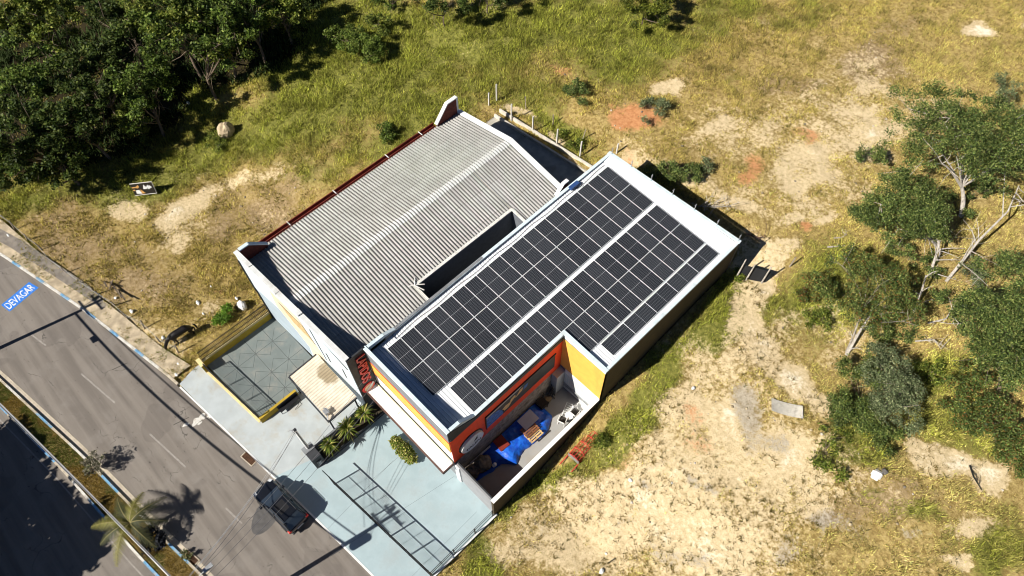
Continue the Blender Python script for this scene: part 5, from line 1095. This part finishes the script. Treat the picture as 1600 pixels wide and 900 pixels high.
forest = [
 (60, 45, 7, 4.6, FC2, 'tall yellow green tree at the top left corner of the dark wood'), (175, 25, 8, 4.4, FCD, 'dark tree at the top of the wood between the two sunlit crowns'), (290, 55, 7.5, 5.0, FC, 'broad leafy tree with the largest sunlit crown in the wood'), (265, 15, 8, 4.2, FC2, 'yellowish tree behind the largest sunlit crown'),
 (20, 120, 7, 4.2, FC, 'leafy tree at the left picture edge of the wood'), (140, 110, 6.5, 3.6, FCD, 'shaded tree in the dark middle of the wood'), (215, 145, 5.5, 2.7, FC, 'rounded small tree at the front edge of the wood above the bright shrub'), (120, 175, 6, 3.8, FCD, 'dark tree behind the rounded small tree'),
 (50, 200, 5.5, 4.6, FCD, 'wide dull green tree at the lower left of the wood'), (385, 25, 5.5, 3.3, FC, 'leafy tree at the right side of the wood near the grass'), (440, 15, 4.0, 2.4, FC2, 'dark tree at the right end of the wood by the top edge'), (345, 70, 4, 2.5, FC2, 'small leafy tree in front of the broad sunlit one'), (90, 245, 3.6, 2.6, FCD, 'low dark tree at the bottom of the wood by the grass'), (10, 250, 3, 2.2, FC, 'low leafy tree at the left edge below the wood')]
CEN = [(-48.99,-1.78,7.00), (-43.53,3.53,8.48), (-35.80,6.70,8.97), (-38.90,7.24,9.64), (-44.47,-6.28,7.00), (-41.13,-0.98,6.50), (-36.80,0.86,5.50), (-37.76,-4.18,6.00), (-39.38,-7.79,5.50), (-34.98,12.21,8.39), (-34.66,15.52,7.47), (-36.01,9.31,6.28), (-37.05,-7.68,3.60), (-40.65,-11.06,3.00)]
for (px_, py_, h, r, cols, lb), c in zip(forest, CEN):
    gzv = float(fz(c[0], c[1])); cr_ = [(c[0], c[1], c[2], r, r, r * .72)] + [(c[0] + rng.normal(0, r * .5), c[1] + rng.normal(0, r * .5), c[2] - rng.uniform(0, r * .35), r * .55, r * .55, r * .5) for _ in range(3)]
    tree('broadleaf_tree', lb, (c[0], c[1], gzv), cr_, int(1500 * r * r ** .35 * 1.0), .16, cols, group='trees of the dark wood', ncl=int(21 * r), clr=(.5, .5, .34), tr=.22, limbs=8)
CEN2 = [(-38.33,-0.43,1.60), (-29.64,19.00,5.44), (-27.07,19.00,5.24), (-28.97,22.02,5.07), (-35.06,16.39,4.82), (-10.69,39.18,8.07), (-24.79,26.78,8.29), (-22.55,30.38,8.54), (-30.84,25.22,6.27)]
for c, r, h, n, cols, lb, nm in (
 (CEN2[0], 2.3, 1.7, 3200, FC2, 'bright green shrub at the front corner of the dark wood', 'shrub'), (CEN2[1], 1.9, 1.1, 2600, FC3, 'larger rounded green shrub in the grass above the warehouse', 'shrub'), (CEN2[2], 1.6, 1.0, 2300, FC3, 'darker green shrub just below the larger rounded one', 'shrub'),
 (CEN2[3], 1.3, 1.0, 1200, FC2, 'low pale green shrub right of the two rounded ones', 'shrub'), (CEN2[4], 1.2, 1.2, 1200, FC2, 'small upright sapling at the right edge of the wood', 'shrub'), (CEN2[5], 2.4, 2.0, 4200, [(.13, .16, .02), (.20, .21, .03), (.07, .09, .015)], 'round glossy green tree standing alone at the top edge', 'round_tree'),
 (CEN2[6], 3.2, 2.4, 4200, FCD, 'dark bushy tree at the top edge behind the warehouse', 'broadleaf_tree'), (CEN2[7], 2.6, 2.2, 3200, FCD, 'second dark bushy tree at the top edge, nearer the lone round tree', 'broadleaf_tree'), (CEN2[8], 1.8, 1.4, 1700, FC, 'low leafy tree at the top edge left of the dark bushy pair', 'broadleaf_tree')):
    gzv = float(fz(c[0], c[1])); tree(nm, lb, (c[0], c[1], gzv), [(c[0], c[1], c[2], r, r, h)], int(n * 2), .105, cols, cat='shrub' if nm == 'shrub' else 'tree', ncl=int(20 * r), clr=(.42, .42, .3), tr=.1, limbs=5)
AC = [(.095, .14, .035), (.15, .20, .05), (.23, .26, .075), (.05, .08, .022)]
AD = [(.14, .175, .08), (.19, .23, .11), (.09, .115, .05), (.25, .27, .14)]
AR = [(.10, .14, .03), (.17, .14, .035), (.19, .10, .03), (.07, .11, .025)]
bark_g = M('grey_bark', (.26, .23, .19), .9, .3, 5)
big = [(14.97,40.54,11.45), (17.74,40.34,12.14), (20.15,42.42,12.06), (20.29,39.63,11.29), (16.05,37.37,10.76)]
b0 = (21.37,39.41,5.88)
tree('spreading_tree', 'wide spreading tree with pale forked trunk and the biggest crown at the right', b0, [(*big[0], 3.4, 3.0, 1.6), (*big[1], 4.2, 3.4, 1.8), (*big[2], 3.8, 3.6, 1.8), (*big[3], 3.4, 2.5, 1.5), (*big[4], 2.2, 1.7, 1.1)], 36000, .085, AC, tr=.24, bark=bark_w, ncl=520, clr=(.5, .5, .24), limbs=13, fork=.38, shell=.25)
m2 = [(17.77,34.89,9.61), (17.96,32.37,9.06), (19.88,33.80,9.15), (16.25,31.96,8.24)]
tree('spreading_tree', 'dense green tree left of the pale forked trunk, casting a black shadow', (21.65,35.64,5.66), [(*m2[0], 2.6, 2.3, 1.3), (*m2[1], 2.5, 1.9, 1.2), (*m2[2], 1.9, 1.6, 1.1), (*m2[3], 1.0, .9, .6)], 27000, .085, AC, tr=.18, bark=bark_w, ncl=360, clr=(.45, .45, .28), limbs=16, fork=.3, shell=.3)
m3 = [(18.49,27.44,8.21), (21.06,27.86,8.55), (17.97,25.55,6.78), (20.28,25.78,7.06), (22.87,27.26,7.55)]
tree('thin_tree', 'thin see-through tree with sparse leaves in the middle of the grove', (21.50,23.99,4.16), [(*m3[0], 2.2, 1.7, .8), (*m3[1], 2.0, 1.7, .9), (*m3[2], 1.8, 1.3, .7), (*m3[3], 2.3, 1.4, .8), (*m3[4], 1.6, 1.3, .7)], 15000, .08, AR + AC + AC, tr=.10, bark=bark_g, ncl=420, clr=(.33, .33, .2), limbs=11, fork=.55, shell=.2)
m4 = [(25.76,32.34,10.06), (26.65,28.56,9.83), (28.16,29.72,10.30), (29.49,27.24,9.35), (28.51,27.18,8.93)]
tree('spreading_tree', 'bushy green tree cut by the right picture edge below the fallen branches', (30.49,27.74,5.11), [(*m4[0], 1.9, 1.7, 1.2), (*m4[1], 2.4, 2.2, 1.4), (*m4[2], 2.7, 2.4, 1.5), (*m4[3], 2.3, 1.9, 1.3), (*m4[4], 1.8, 1.6, 1.)], 30000, .085, AC, tr=.2, bark=bark_d, ncl=400, clr=(.48, .48, .3), limbs=14, shell=.35)
m5 = [(24.37,22.66,6.50), (22.96,22.64,5.90), (26.06,21.58,5.75), (24.02,19.84,5.18), (26.07,19.79,4.98)]
tree('round_tree', 'rounded grey green tree at the end of the sandy path', (25.68,22.16,4.08), [(*m5[0], 2.1, 1.9, 1.4), (*m5[2], 2.0, 1.5, 1.1), (m5[0][0] + 1.3, m5[0][1] + .6, m5[0][2] - .4, 1.3, 1.1, .9), (m5[0][0] - 1.2, m5[0][1] + 1.2, m5[0][2] - .2, 1.1, 1.0, .8)], 13500, .075, AD, tr=.16, bark=bark_g, ncl=240, clr=(.36, .36, .28), limbs=16, shell=.4, stems=2)
tree('thicket', 'dark green thicket around the foot of the rounded grey green tree', (23.89,21.69,4.06), [(*m5[1], 1.6, 1.3, .9), (*m5[3], 1.5, 1.6, .9), (*m5[4], 1.9, .9, .7)], 15000, .085, AR[:1] + AC + [(.12, .15, .03)], cat='shrub', tr=.06, bark=bark_d, ncl=120, clr=(.4, .4, .3), limbs=12, fork=.25)
m6 = [(28.86,26.00,6.33), (31.25,25.10,6.03), (32.95,24.71,5.99), (29.30,24.43,5.38)]
tree('thicket', 'green and rust coloured thicket at the right picture edge above the white sand', (31.77,25.56,4.39), [(*m6[0], 2.2, 1.3, 1.), (*m6[1], 2.3, 1.7, 1.1), (*m6[2], 1.8, 1.8, 1.1), (*m6[3], 1.2, .9, .8)], 20000, .085, AR + AC + AC[:2], cat='shrub', tr=.07, bark=bark_d, ncl=150, clr=(.45, .45, .3), limbs=14, fork=.25)
for c, r, n, cols, lb in (((2.43,26.88,5.83), 1.5, 2200, AC, 'dark leafy shrub hard behind the rear parapet of the shop'), ((4.19,28.51,5.93), .8, 800, AC, 'smaller leafy shrub right of the one behind the rear parapet'), ((-2.64,31.90,6.13), 1.3, 1100, AD, 'grey green scrub on the bare orange earth'), ((-9.18,28.88,5.85), 1.2, 1100, AC, 'low bluish shrub in the grass behind the rear fence posts'),
 ((13.43,39.13,7.16), 1.1, 1000, AC, 'small isolated bush left of the big spreading crown'), ((-15.32,-5.85,0.60), .8, 1300, [(.10, .20, .02), (.15, .26, .03)], 'bright green bush in the field beside the courtyard railing'), ((-18.75,14.27,3.95), 1.2, 1200, FC, 'dark green bush just left of the warehouse roof'), ((-31.34,3.75,1.15), 1.5, 1300, FC2, 'loose green weeds beside the boulder'),
 ((-5.72,24.46,4.68), 1.0, 900, FC2, 'green weeds along the rear concrete kerb'), ((24.36,16.88,4.20), 1.2, 900, FC2, 'low green weeds at the foot of the grove by the path'), ((4.59,29.77,5.71), .7, 500, AD, 'thin scrub beside the small shrub behind the shop'), ((17.50,51.65,8.21), 1.5, 900, AD, 'sparse twiggy bush above the biggest crown'), ((13.20,7.25,2.14), .8, 700, FC2, 'green weeds growing beside the red cage'), ((12.34,23.99,4.56), .8, 600, FC2, 'green weeds at the rear corner of the shop'), ((24.19,31.50,6.01), 1.3, 1100, AC, 'loose scrub in the middle of the grove beside the leaning pale trunk'), ((20.56,33.02,6.20), 1.3, 1300, AC, 'scrub beneath the dense green tree of the grove'), ((24.23,34.71,6.20), 1.2, 900, AD, 'grey green scrub left of the bushy tree at the right edge'),
 ((16.56,26.58,5.33), 1.3, 1200, AR, 'reddish scrub at the left end of the thin see-through tree'), ((19.00,24.90,4.70), 1.2, 900, FC2, 'yellow green scrub below the thin see-through tree'), ((26.48,26.03,5.14), 1.2, 900, FC2, 'pale scrub between the rounded grey green tree and the rust coloured thicket'), ((20.82,41.23,6.79), 1.2, 1000, AC, 'scrub at the foot of the biggest spreading tree'), ((22.31,26.34,5.25), 1.2, 1000, AC, 'scrub just above the rounded grey green tree'), ((6.62,-4.97,0.05), .01, 0, FC, '')):
    if not n: continue
    gzv = float(fz(c[0], c[1])); tree('shrub', lb, (c[0], c[1], gzv), [(c[0], c[1], c[2], r * .75, r * .6, min(r * .6, c[2] - gzv + .2))] + [(c[0] + rng.normal(0, .7) * r, c[1] + rng.normal(0, .7) * r, c[2] - .25 * (c[2] - gzv), r * rng.uniform(.3, .6), r * rng.uniform(.3, .6), .6 * (c[2] - gzv)) for _ in range(4)], int(n * 1.8), .085, cols, cat='shrub', ncl=int(30 * r), clr=(.3, .3, .22), tr=.04, limbs=6, fork=.2)
# bare trunks, fallen branches
def bare(name, label, pts, r0, cat='branch', twigs=8, bark=None, tl=.3):
    t = thing(name, tuple(pts[0]), label, cat); b = MB(); P = [np.array(q, float) for q in pts]; L = np.linalg.norm(P[-1] - P[0])
    b.tube(P, np.linspace(r0, r0 * .3, len(P)), 7); 
    for k in range(twigs):
        i = rng.integers(1, len(P)); u = rng.random(); q = P[i - 1] * (1 - u) + P[i] * u; e = q + rng.normal(0, tl, 3) * L * np.array([1, 1, .6]) + np.array([0, 0, .12 * L]); pp_ = branch_pts(q, e, 4, .1, .05); b.tube(pp_, np.linspace(r0 * .4, .008, 5), 5)
        for _ in range(2): b.tube(branch_pts(pp_[2], pp_[2] + rng.normal(0, .12, 3) * L, 2, .1, 0), [.014, .01, .006], 4)
    b.build('limb', bark or bark_w, t)
bare('dead_tree', 'grey leafless tree with a fan of bare twigs in front of the dense green tree', [(22.32,33.03,5.50), (21.77,34.05,6.56), (21.26,34.43,7.78)], .13, 'tree', 14)
bare('leaning_trunk', 'long pale leaning trunk crossing the yellow grass below the biggest crown', [(23.46,33.36,5.52), (23.31,36.72,7.32), (23.51,39.42,8.48), (22.94,41.19,9.39)], .12, 'trunk', 12, None, .2)
bare('leaning_trunk', 'pale slanting trunk below the thin see-through tree', [(21.59,23.86,4.15), (21.22,25.57,5.29), (21.05,26.45,6.48)], .13, 'trunk', 5, None, .2)
bare('leaning_trunk', 'short pale trunk beside the thin see-through tree', [(23.08,29.54,5.29), (22.60,30.59,6.35), (22.13,31.20,7.29)], .11, 'trunk', 5)
bare('fallen_branch', 'fallen bare branch left of the bushy tree at the right edge', [(24.29,29.31,5.43), (24.99,30.32,5.69), (24.84,31.48,5.91)], .07, 'branch', 6)
bare('fallen_branch', 'crooked fallen branch on the ground right of the rounded grey green tree', [(24.40,27.56,5.17), (25.27,28.33,5.52), (25.94,28.01,5.50), (25.96,29.06,5.76)], .06, 'branch', 5)
bare('dead_brush', 'grey heap of dead brushwood behind the rear parapet of the shop', [(5.78,26.48,4.69), (6.67,26.80,5.20), (8.05,27.73,5.61)], .05, 'brushwood', 22, None, .35)
bare('dead_brush', 'small dead brushwood heap near the rear right corner of the shop', [(10.34,27.01,4.87), (11.39,27.04,5.28), (11.66,27.35,5.58)], .05, 'brushwood', 12, M('dark_twig', (.12, .07, .05), .9, .3), .4)
bare('log', 'short bleached log lying in the yellow grass', [(15.61,29.96,5.42), (16.07,30.45,5.47), (16.48,30.94,5.48)], .08, 'log', 1)
bare('log', 'forked bleached stick lying above the short log', [(15.50,30.98,5.48), (15.89,31.41,5.52), (16.01,31.89,5.58)], .05, 'log', 3)
# palm and shrubs on the median
cx, cy = -4.94,-19.11
pm = thing('palm', (cx, cy, .1), 'young palm with long arching fronds on the road median', 'palm')
b = MB(); b.tube([(cx, cy, .0), (cx + .03, cy + .02, 1.2), (cx, cy, 2.1)], [.17, .12, .10], 10); b.build('trunk', bark_d, pm)
V, Fq, C = [], [], []
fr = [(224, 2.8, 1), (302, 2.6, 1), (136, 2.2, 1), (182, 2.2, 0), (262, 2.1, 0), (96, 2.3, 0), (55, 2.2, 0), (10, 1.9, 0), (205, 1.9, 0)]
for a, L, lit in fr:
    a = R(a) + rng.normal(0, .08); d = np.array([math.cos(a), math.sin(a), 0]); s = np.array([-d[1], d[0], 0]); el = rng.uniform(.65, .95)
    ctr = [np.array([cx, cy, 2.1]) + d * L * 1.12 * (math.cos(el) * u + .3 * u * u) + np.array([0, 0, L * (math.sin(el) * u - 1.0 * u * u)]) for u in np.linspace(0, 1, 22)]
    base_c = np.array([.20, .19, .05]) if lit else np.array([.075, .08, .035])  # sunlight on some fronds is painted in as a brighter base colour
    for i in range(1, 22):
        w = .52 * math.sin(math.pi * (.12 + .85 * i / 22)) ** .8
        for sg_ in (-1, 1):
            for e in range(3):
                o = ctr[i - 1] + (ctr[i] - ctr[i - 1]) * (e / 3); tdir = (ctr[i] - ctr[i - 1]); tdir /= np.linalg.norm(tdir)
                tip = o + s * sg_ * w * rng.uniform(.75, 1.1) + tdir * w * .55 + np.array([0, 0, -.22 * w]); k = len(V)
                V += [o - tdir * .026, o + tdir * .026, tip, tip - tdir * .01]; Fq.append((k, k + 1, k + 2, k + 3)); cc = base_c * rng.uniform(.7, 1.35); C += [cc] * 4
    k = len(V)
    for i in range(21):
        q0, q1 = ctr[i], ctr[i + 1]; w = .035 * (1 - i / 24); n_ = len(V); V += [q0 - s * w, q0 + s * w, q1 + s * w, q1 - s * w]; Fq.append((n_, n_ + 1, n_ + 2, n_ + 3)); C += [np.array([.32, .27, .12])] * 4
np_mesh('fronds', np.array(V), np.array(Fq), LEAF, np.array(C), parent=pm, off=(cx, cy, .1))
ux, uy = -3.57,-18.91
tree('dark_shrub', 'round shrub with nearly black leaves on the median beside the palm', (ux, uy, .1), [(ux, uy, .75, .8, .7, .55)], 1300, .13, [(.012, .014, .018), (.02, .022, .028), (.03, .032, .04)], cat='shrub', ncl=26, clr=(.3, .3, .25), tr=.05, limbs=4, fork=.3)
ux, uy = -11.13,-19.14
t = thing('dry_shrub', (ux, uy, .1), 'grey half dry shrub on the median left of the palm', 'shrub'); b = MB()
for k in range(46):
    a = rng.uniform(0, 6.28); r = rng.uniform(.3, 1.0); b.tube(branch_pts((ux, uy, .1), (ux + r * math.cos(a), uy + r * math.sin(a) * .8, rng.uniform(.6, 1.7)), 4, .15, .1), [.03, .022, .016, .012, .006], 4)
b.build('stems', M('dry_twig', (.26, .23, .19), .9, .25), t); V, Fq, C = leaves(ellip_pts([(ux, uy, 1.0, .95, .8, .6)], 40), (.25, .25, .2), 700, .09, [(.17, .16, .11), (.26, .23, .17), (.10, .11, .05)]); np_mesh('foliage', V, Fq, LEAF, C, parent=t, off=(ux, uy, .1))
ux, uy = -1.32,-17.83
tree('shrub', 'dry twiggy weed growing by the gully grate on the median', (ux, uy, .1), [(ux, uy, .3, .35, .3, .25)], 250, .08, [(.2, .18, .08), (.1, .12, .04)], cat='shrub', ncl=12, clr=(.15, .15, .12), tr=.02, limbs=4, fork=.2)
# street trees just outside the picture whose shade falls on the far road
for x, y, r, lb in ((-27.5, -37.5, 5.0, 'large street tree shading the far road at the left'), (-19.5, -36.6, 5.4, 'large street tree shading the middle of the far road'), (-11.5, -35.6, 5.2, 'large street tree shading the far road near the palm'), (-15, -40.5, 5.4, 'large street tree in the second row beyond the far road'), (-8.5, -39.0, 4.6, 'smaller street tree in the second row beyond the far road')):
    tree('street_tree', lb, (x, y, 0), [(x, y, 7.5, r, r, 2.6), (x + 2, y + 1, 6.5, r * .6, r * .6, 2.), (x - 2, y - 1, 6.8, r * .6, r * .6, 2.)], 16000, .36, FCD, group='street trees beyond the far road', ncl=170, clr=(.9, .9, .6), tr=.28, limbs=10)

# ------------------------------------------------------------------ fences and odds and ends of the field
ff = thing('field_fence', (-22, -11.8, 0), 'old wooden post and wire fence between the pavement and the field', 'fence'); prev = None; wires = MB()
for k, x in enumerate(np.arange(-40, -13.5, 1.9)):
    y = float(walkN(x)) + .35 + rng.normal(0, .06); h = rng.uniform(.9, 1.3); l = rng.normal(0, .12, 2); b = MB(); b.tube([(x, y, -.1), (x + l[0], y + l[1], h)], [.06, .05], 6); b.build('post', wood, ff)
    q = (x + l[0] * .8, y + l[1] * .8)
    if prev is not None:
        for z in (.4, .8): wires.tube([(prev[0], prev[1], z), (q[0], q[1], z)], .008, 4)
    prev = q
wires.build('wire', galv, ff)
br = thing('broken_fence_rails', (-24.56,-11.22,0.00), 'broken dark wooden rails leaning at the edge of the field', 'fence rails'); b = MB()
for (p_, q_) in (((-25.55,-11.20,0.05), (-24.25,-11.26,0.80)), ((-25.16,-10.85,0.10), (-22.70,-10.92,0.50)), ((-24.11,-10.77,0.00), (-22.18,-10.82,0.70)), ((-24.76,-10.62,0.50), (-24.51,-11.26,0.10))): b.beam(p_, q_, .09, .06)
b.build('rails', M('rotten_wood', (.09, .07, .055), .9, .3), br)
rf = thing('rear_fence', (-9, 23, 4.2), 'white concrete fence posts with wire along the kerb behind the warehouse', 'fence'); prev = None; wires = MB()
for (x, y, z), h in (((-14.56,22.92,4.11), 1.5), ((-14.51,23.83,4.15), 1.9), ((-11.77,23.02,4.11), 2.0), ((-9.46,23.35,4.13), 1.9), ((-6.95,23.77,4.15), 1.9), ((-4.57,24.16,4.16), 1.9), ((-2.39,26.31,4.64), 1.2)):
    b = MB(); b.beam((x, y, z - .3), (x + .02, y + .03, z + h), .11, .11); b.build('post', M('post_pale', (.55, .53, .49), .9, .12, 3), rf)
    if prev:
        for u in (.5, 1.0, 1.5): wires.tube([(prev[0], prev[1], prev[2] + min(u, prev[3])), (x, y, z + min(u, h))], .0035, 4)
    prev = (x, y, z, h)
wires.build('wire', rust, rf)
for (x, y, z), lb in (((-8.66,25.10,4.23), 'short weathered post standing in the grass behind the rear fence'), ((-5.65,25.62,4.41), 'leaning weathered post in the grass near the rear corner of the shop'), ((-11.85,24.94,4.20), 'small pale leaning stick in the grass behind the warehouse')):
    b = MB(); b.tube([(x, y, z - .2), (x + rng.normal(0, .15), y + .05, z + 1.3)], .05, 6); o = b.build('field_post', wood); tag(o, lb, 'post')
b = MB(); A_ = [(-13.3, 18.4), (-.85, 18.4), (-.85, 23.35), (-13.3, 22.35)]; b.prism(A_, 3.7, 4.0)
tag(b.build('rear_apron', conc), kind='structure')
b = MB(); b.wall((-13.3, 22.42), (-.7, 23.45), .16, 3.6, 3.6, 4.3, 4.3); b.wall((-13.3, 23.05), (-.7, 24.1), .14, 3.8, 3.8, 4.5, 4.5); o = b.build('kerb_wall', M('kerb_pale', (.58, .54, .46), .9, .15, 2, dirt=(.3, .26, .2), dirt_amt=.6, dirt_scale=1.5)); tag(o, 'low double concrete kerb wall behind the warehouse apron', 'kerb wall')
# black shade screen with three posts at the rear corner
P0 = Vector((12.12,23.65,4.14)); P1 = Vector((13.94,24.71,4.19))
ss = thing('shade_screen', tuple(P0), 'black shade net stretched between wooden posts at the rear corner of the shop', 'screen'); b = MB()
b.hexa([P0 + Vector((0, 0, 0)), P1, P1 + Vector((.03, .03, 0)), P0 + Vector((.03, .03, 0)), P0 + Vector((0, .1, 1.7)), P1 + Vector((0, .1, 1.5)), P1 + Vector((.03, .13, 1.5)), P0 + Vector((.03, .13, 1.7))]); b.build('net', M('black_net', (.016, .017, .02), .8, .15), ss)
for u, h in ((.0, 2.6), (.36, 2.2), (.9, 2.3)): q = P0.lerp(P1, u); b = MB(); b.tube([q + Vector((.02, -.1, -.2)), q + Vector((.1, -.02, h))], [.07, .05], 7); b.build('post', bark_w, ss)
x, y, z = 14.51,26.90,4.83
b = MB(); b.tube([(x, y, z - .2), (x + .05, y, z + 1.25)], .06, 6); tag(b.build('field_post', wood), 'single weathered post on the grass right of the black shade net', 'post')
# red ladder cage lying in the grass
redm = M('red_oxide', (.62, .06, .045), .6, .15, 4); cg_ = thing('ladder_cage', (12.68,5.74,1.17), 'red steel ladder cage lying on the grass beside the yard wall', 'cage')
Xc = Vector((12.56,5.29,1.03)); Xd = Vector((12.47,7.06,1.58)); ax = Xd - Xc; ax.z = 0; Lc = 2.35; ax.normalize(); sd = Vector((ax.y, -ax.x, 0)); r = .48; z0 = Xc.z + .08
def cp_(t, th): return Xc + ax * t + sd * (math.cos(th) * r) + Vector((0, 0, z0 - Xc.z + math.sin(th) * r * 1.25))
for t_ in (0, .62, 1.24, 1.86, 2.35): b = MB(); b.tube([cp_(t_, th) for th in np.linspace(0, math.pi, 12)], .035, 5); b.build('hoop', redm, cg_)
for th in np.linspace(.15, math.pi - .15, 7): b = MB(); b.tube([cp_(0, th), cp_(Lc, th)], .026, 5); b.build('bar', redm, cg_)
for th in (0, math.pi): b = MB(); b.tube([cp_(-.95 if th else -.8, th) , cp_(Lc, th)], .04, 5); b.build('leg', redm, cg_)
b = MB(); b.hexa([cp_(-.06, 0) , cp_(-.06, math.pi), cp_(-.02, math.pi), cp_(-.02, 0), cp_(-.06, 0) + Vector((0, 0, .45)), cp_(-.06, math.pi) + Vector((0, 0, .45)), cp_(-.02, math.pi) + Vector((0, 0, .45)), cp_(-.02, 0) + Vector((0, 0, .45))]); b.build('end_plate', galv, cg_)
# boulder, broken slab, rubbish
st_ = M('pale_boulder', (.50, .40, .26), .95, .2, 3, bump=.8, dirt=(.28, .2, .12), dirt_amt=.5)
x, y, z = -31.60,5.10,0.97
lump('boulder', (x, y, z + .45), (.62, .75, .95), 'pale boulder in the green grass left of the warehouse', 'boulder', st_, seed=11)
x, y, z = 20.95,17.51,3.81
t = thing('broken_slab', (x, y, z + .1), 'cracked grey sheet of board lying on the sand by the grove', 'board', None, R(36)); gxx = np.linspace(-1.05, 1.05, 16); gyy = np.linspace(-.45, .45, 6); XX, YY = np.meshgrid(gxx, gyy); ZZ = .16 * (XX / 1.05) ** 2 + .05 * YY; ii = np.arange(96).reshape(6, 16)
Vb = np.concatenate([np.stack([XX.ravel(), YY.ravel() - .12 * XX.ravel(), ZZ.ravel() + .05], 1), np.stack([XX.ravel(), YY.ravel() - .12 * XX.ravel(), ZZ.ravel()], 1)]); fq = np.stack([ii[:-1, :-1].ravel(), ii[:-1, 1:].ravel(), ii[1:, 1:].ravel(), ii[1:, :-1].ravel()], 1)
np_mesh('board', Vb, np.concatenate([fq, fq[:, ::-1] + 96]), M('sheet_grey', (.46, .43, .37), .85, .12, 2, dirt=(.22, .2, .17), dirt_amt=.7, dirt_scale=2.5), parent=t)
x, y, z = 27.70,17.78,3.86
t = thing('rubbish_bag', (x, y, z), 'torn white rubbish bag on the brown grass at the lower right', 'bag')
b = MB(); 
for k in range(4): a = k * 1.6; b.hexa([(x + math.cos(a) * .1 - .2, y + math.sin(a) * .2 - .15, z + .02), (x + math.cos(a) * .1 + .25, y + math.sin(a) * .2 - .1, z + .05), (x + math.cos(a) * .1 + .2, y + math.sin(a) * .2 + .15, z + .3), (x + math.cos(a) * .1 - .25, y + math.sin(a) * .2 + .1, z + .22), (x - .2 + .1 * math.cos(a), y - .15, z + .1), (x + .25, y - .1, z + .16), (x + .2, y + .15, z + .42), (x - .2, y + .1, z + .33)])
b.build('sheet', M('bag_white', (.62, .60, .58), .5, .08), t)
x, y, z = 27.96,18.33,3.91
lump('stone', (x, y, z + .12), (.22, .2, .25), 'dark stone beside the torn white rubbish bag', 'stone', M('dark_stone', (.12, .11, .10), .9, .3, 4), seed=4, sub=2)
x, y, z = -15.27,-4.29,0.00
lump('white_sack', (x, y, z + .3), (.5, .34, .42), 'bulging white sack lying against the courtyard railing', 'sack', white, seed=9)
for k, ((x, y, z), s) in enumerate((((-18.83,-5.09,0.00), .1), ((-16.98,-6.96,0.00), .12), ((-18.18,-6.71,0.00), .2), ((-16.32,-4.22,0.00), .15), ((-17.27,-10.42,0.00), .2), ((-14.45,-10.77,0.00), .13), ((-13.73,-11.36,0.00), .15), ((-21.33,-11.01,0.00), .15), ((-23.42,-11.31,0.00), .13), ((-37.92,4.67,0.83), .18), ((18.56,8.55,2.05), .1), ((16.41,6.85,1.51), .13), ((18.35,2.37,0.12), .1), ((15.41,14.48,3.28), .16), ((18.90,1.33,0.00), .2), ((-35.83,-14.86,0.00), .16))):
    lump('litter', (x, y, z + s * .5), (s * rng.uniform(.8, 1.6), s * rng.uniform(.6, 1.1), s * .8), 'small scrap of white litter lying in the open field', 'litter', white, 'white litter in the field', seed=20 + k, sub=1)
x, y, z = 31.62,22.56,4.10
bare('log', 'black charred stick lying on the white sand at the right', [(x, y, z + .1), (32.15,22.04,4.17), (32.95,21.61,4.15)], .06, 'log', 5, M('charred', (.012, .011, .01), .9, .2), .25)
x, y, z = 18.85,2.03,0.01
b = MB(); b.tube([(x, y, z + .03), (19.00,2.59,0.23)], .035, 5); tag(b.build('pipe', black), 'short black pipe lying on the sand at the bottom edge', 'pipe')

# ------------------------------------------------------------------ light, sky, camera
sd_ = Vector((-.25, -1.17, 1.0)).normalized()
el = math.asin(sd_.z); az = math.atan2(sd_.x, sd_.y)
L = bpy.data.lights.new('Sun', 'SUN'); L.energy = 5.0; L.angle = R(.5); L.color = (1, .95, .86)
lo = bpy.data.objects.new('Sun', L); COL.objects.link(lo); lo.rotation_euler = sd_.to_track_quat('Z', 'Y').to_euler()
W = bpy.data.worlds.new('World'); S.world = W; W.use_nodes = True; nt = W.node_tree
sky = nt.nodes.new('ShaderNodeTexSky'); sky.sky_type = 'NISHITA'; sky.sun_disc = False; sky.sun_elevation = el; sky.sun_rotation = az % (2 * math.pi); sky.air_density = .5; sky.dust_density = .1; sky.ozone_density = 3.0; sky.altitude = 900
bgn = nt.nodes['Background']; nt.links.new(sky.outputs[0], bgn.inputs['Color']); bgn.inputs['Strength'].default_value = .05
S.view_settings.view_transform = 'Standard'; S.view_settings.look = 'None'; S.view_settings.gamma = 1; S.view_settings.exposure = .6; S.view_settings.use_curve_mapping = False
cam = bpy.data.cameras.new('Camera'); cam.sensor_fit = 'HORIZONTAL'; cam.sensor_width = 36; cam.lens = 25.2877; cam.clip_end = 2000; cam.clip_start = .5
co = bpy.data.objects.new('Camera', cam); COL.objects.link(co)
mw = Matrix(((.699882, -.604396, .380619, 21.538433), (.714203, .598841, -.362357, -8.964685), (-.008923, .525446, .85078, 50.652), (0, 0, 0, 1)))
co.matrix_world = mw; S.camera = co
S.cycles.filter_width = 1.0; S.cycles.max_bounces = 6; S.cycles.diffuse_bounces = 2; S.cycles.glossy_bounces = 2; S.cycles.transmission_bounces = 3; S.cycles.use_adaptive_sampling = True
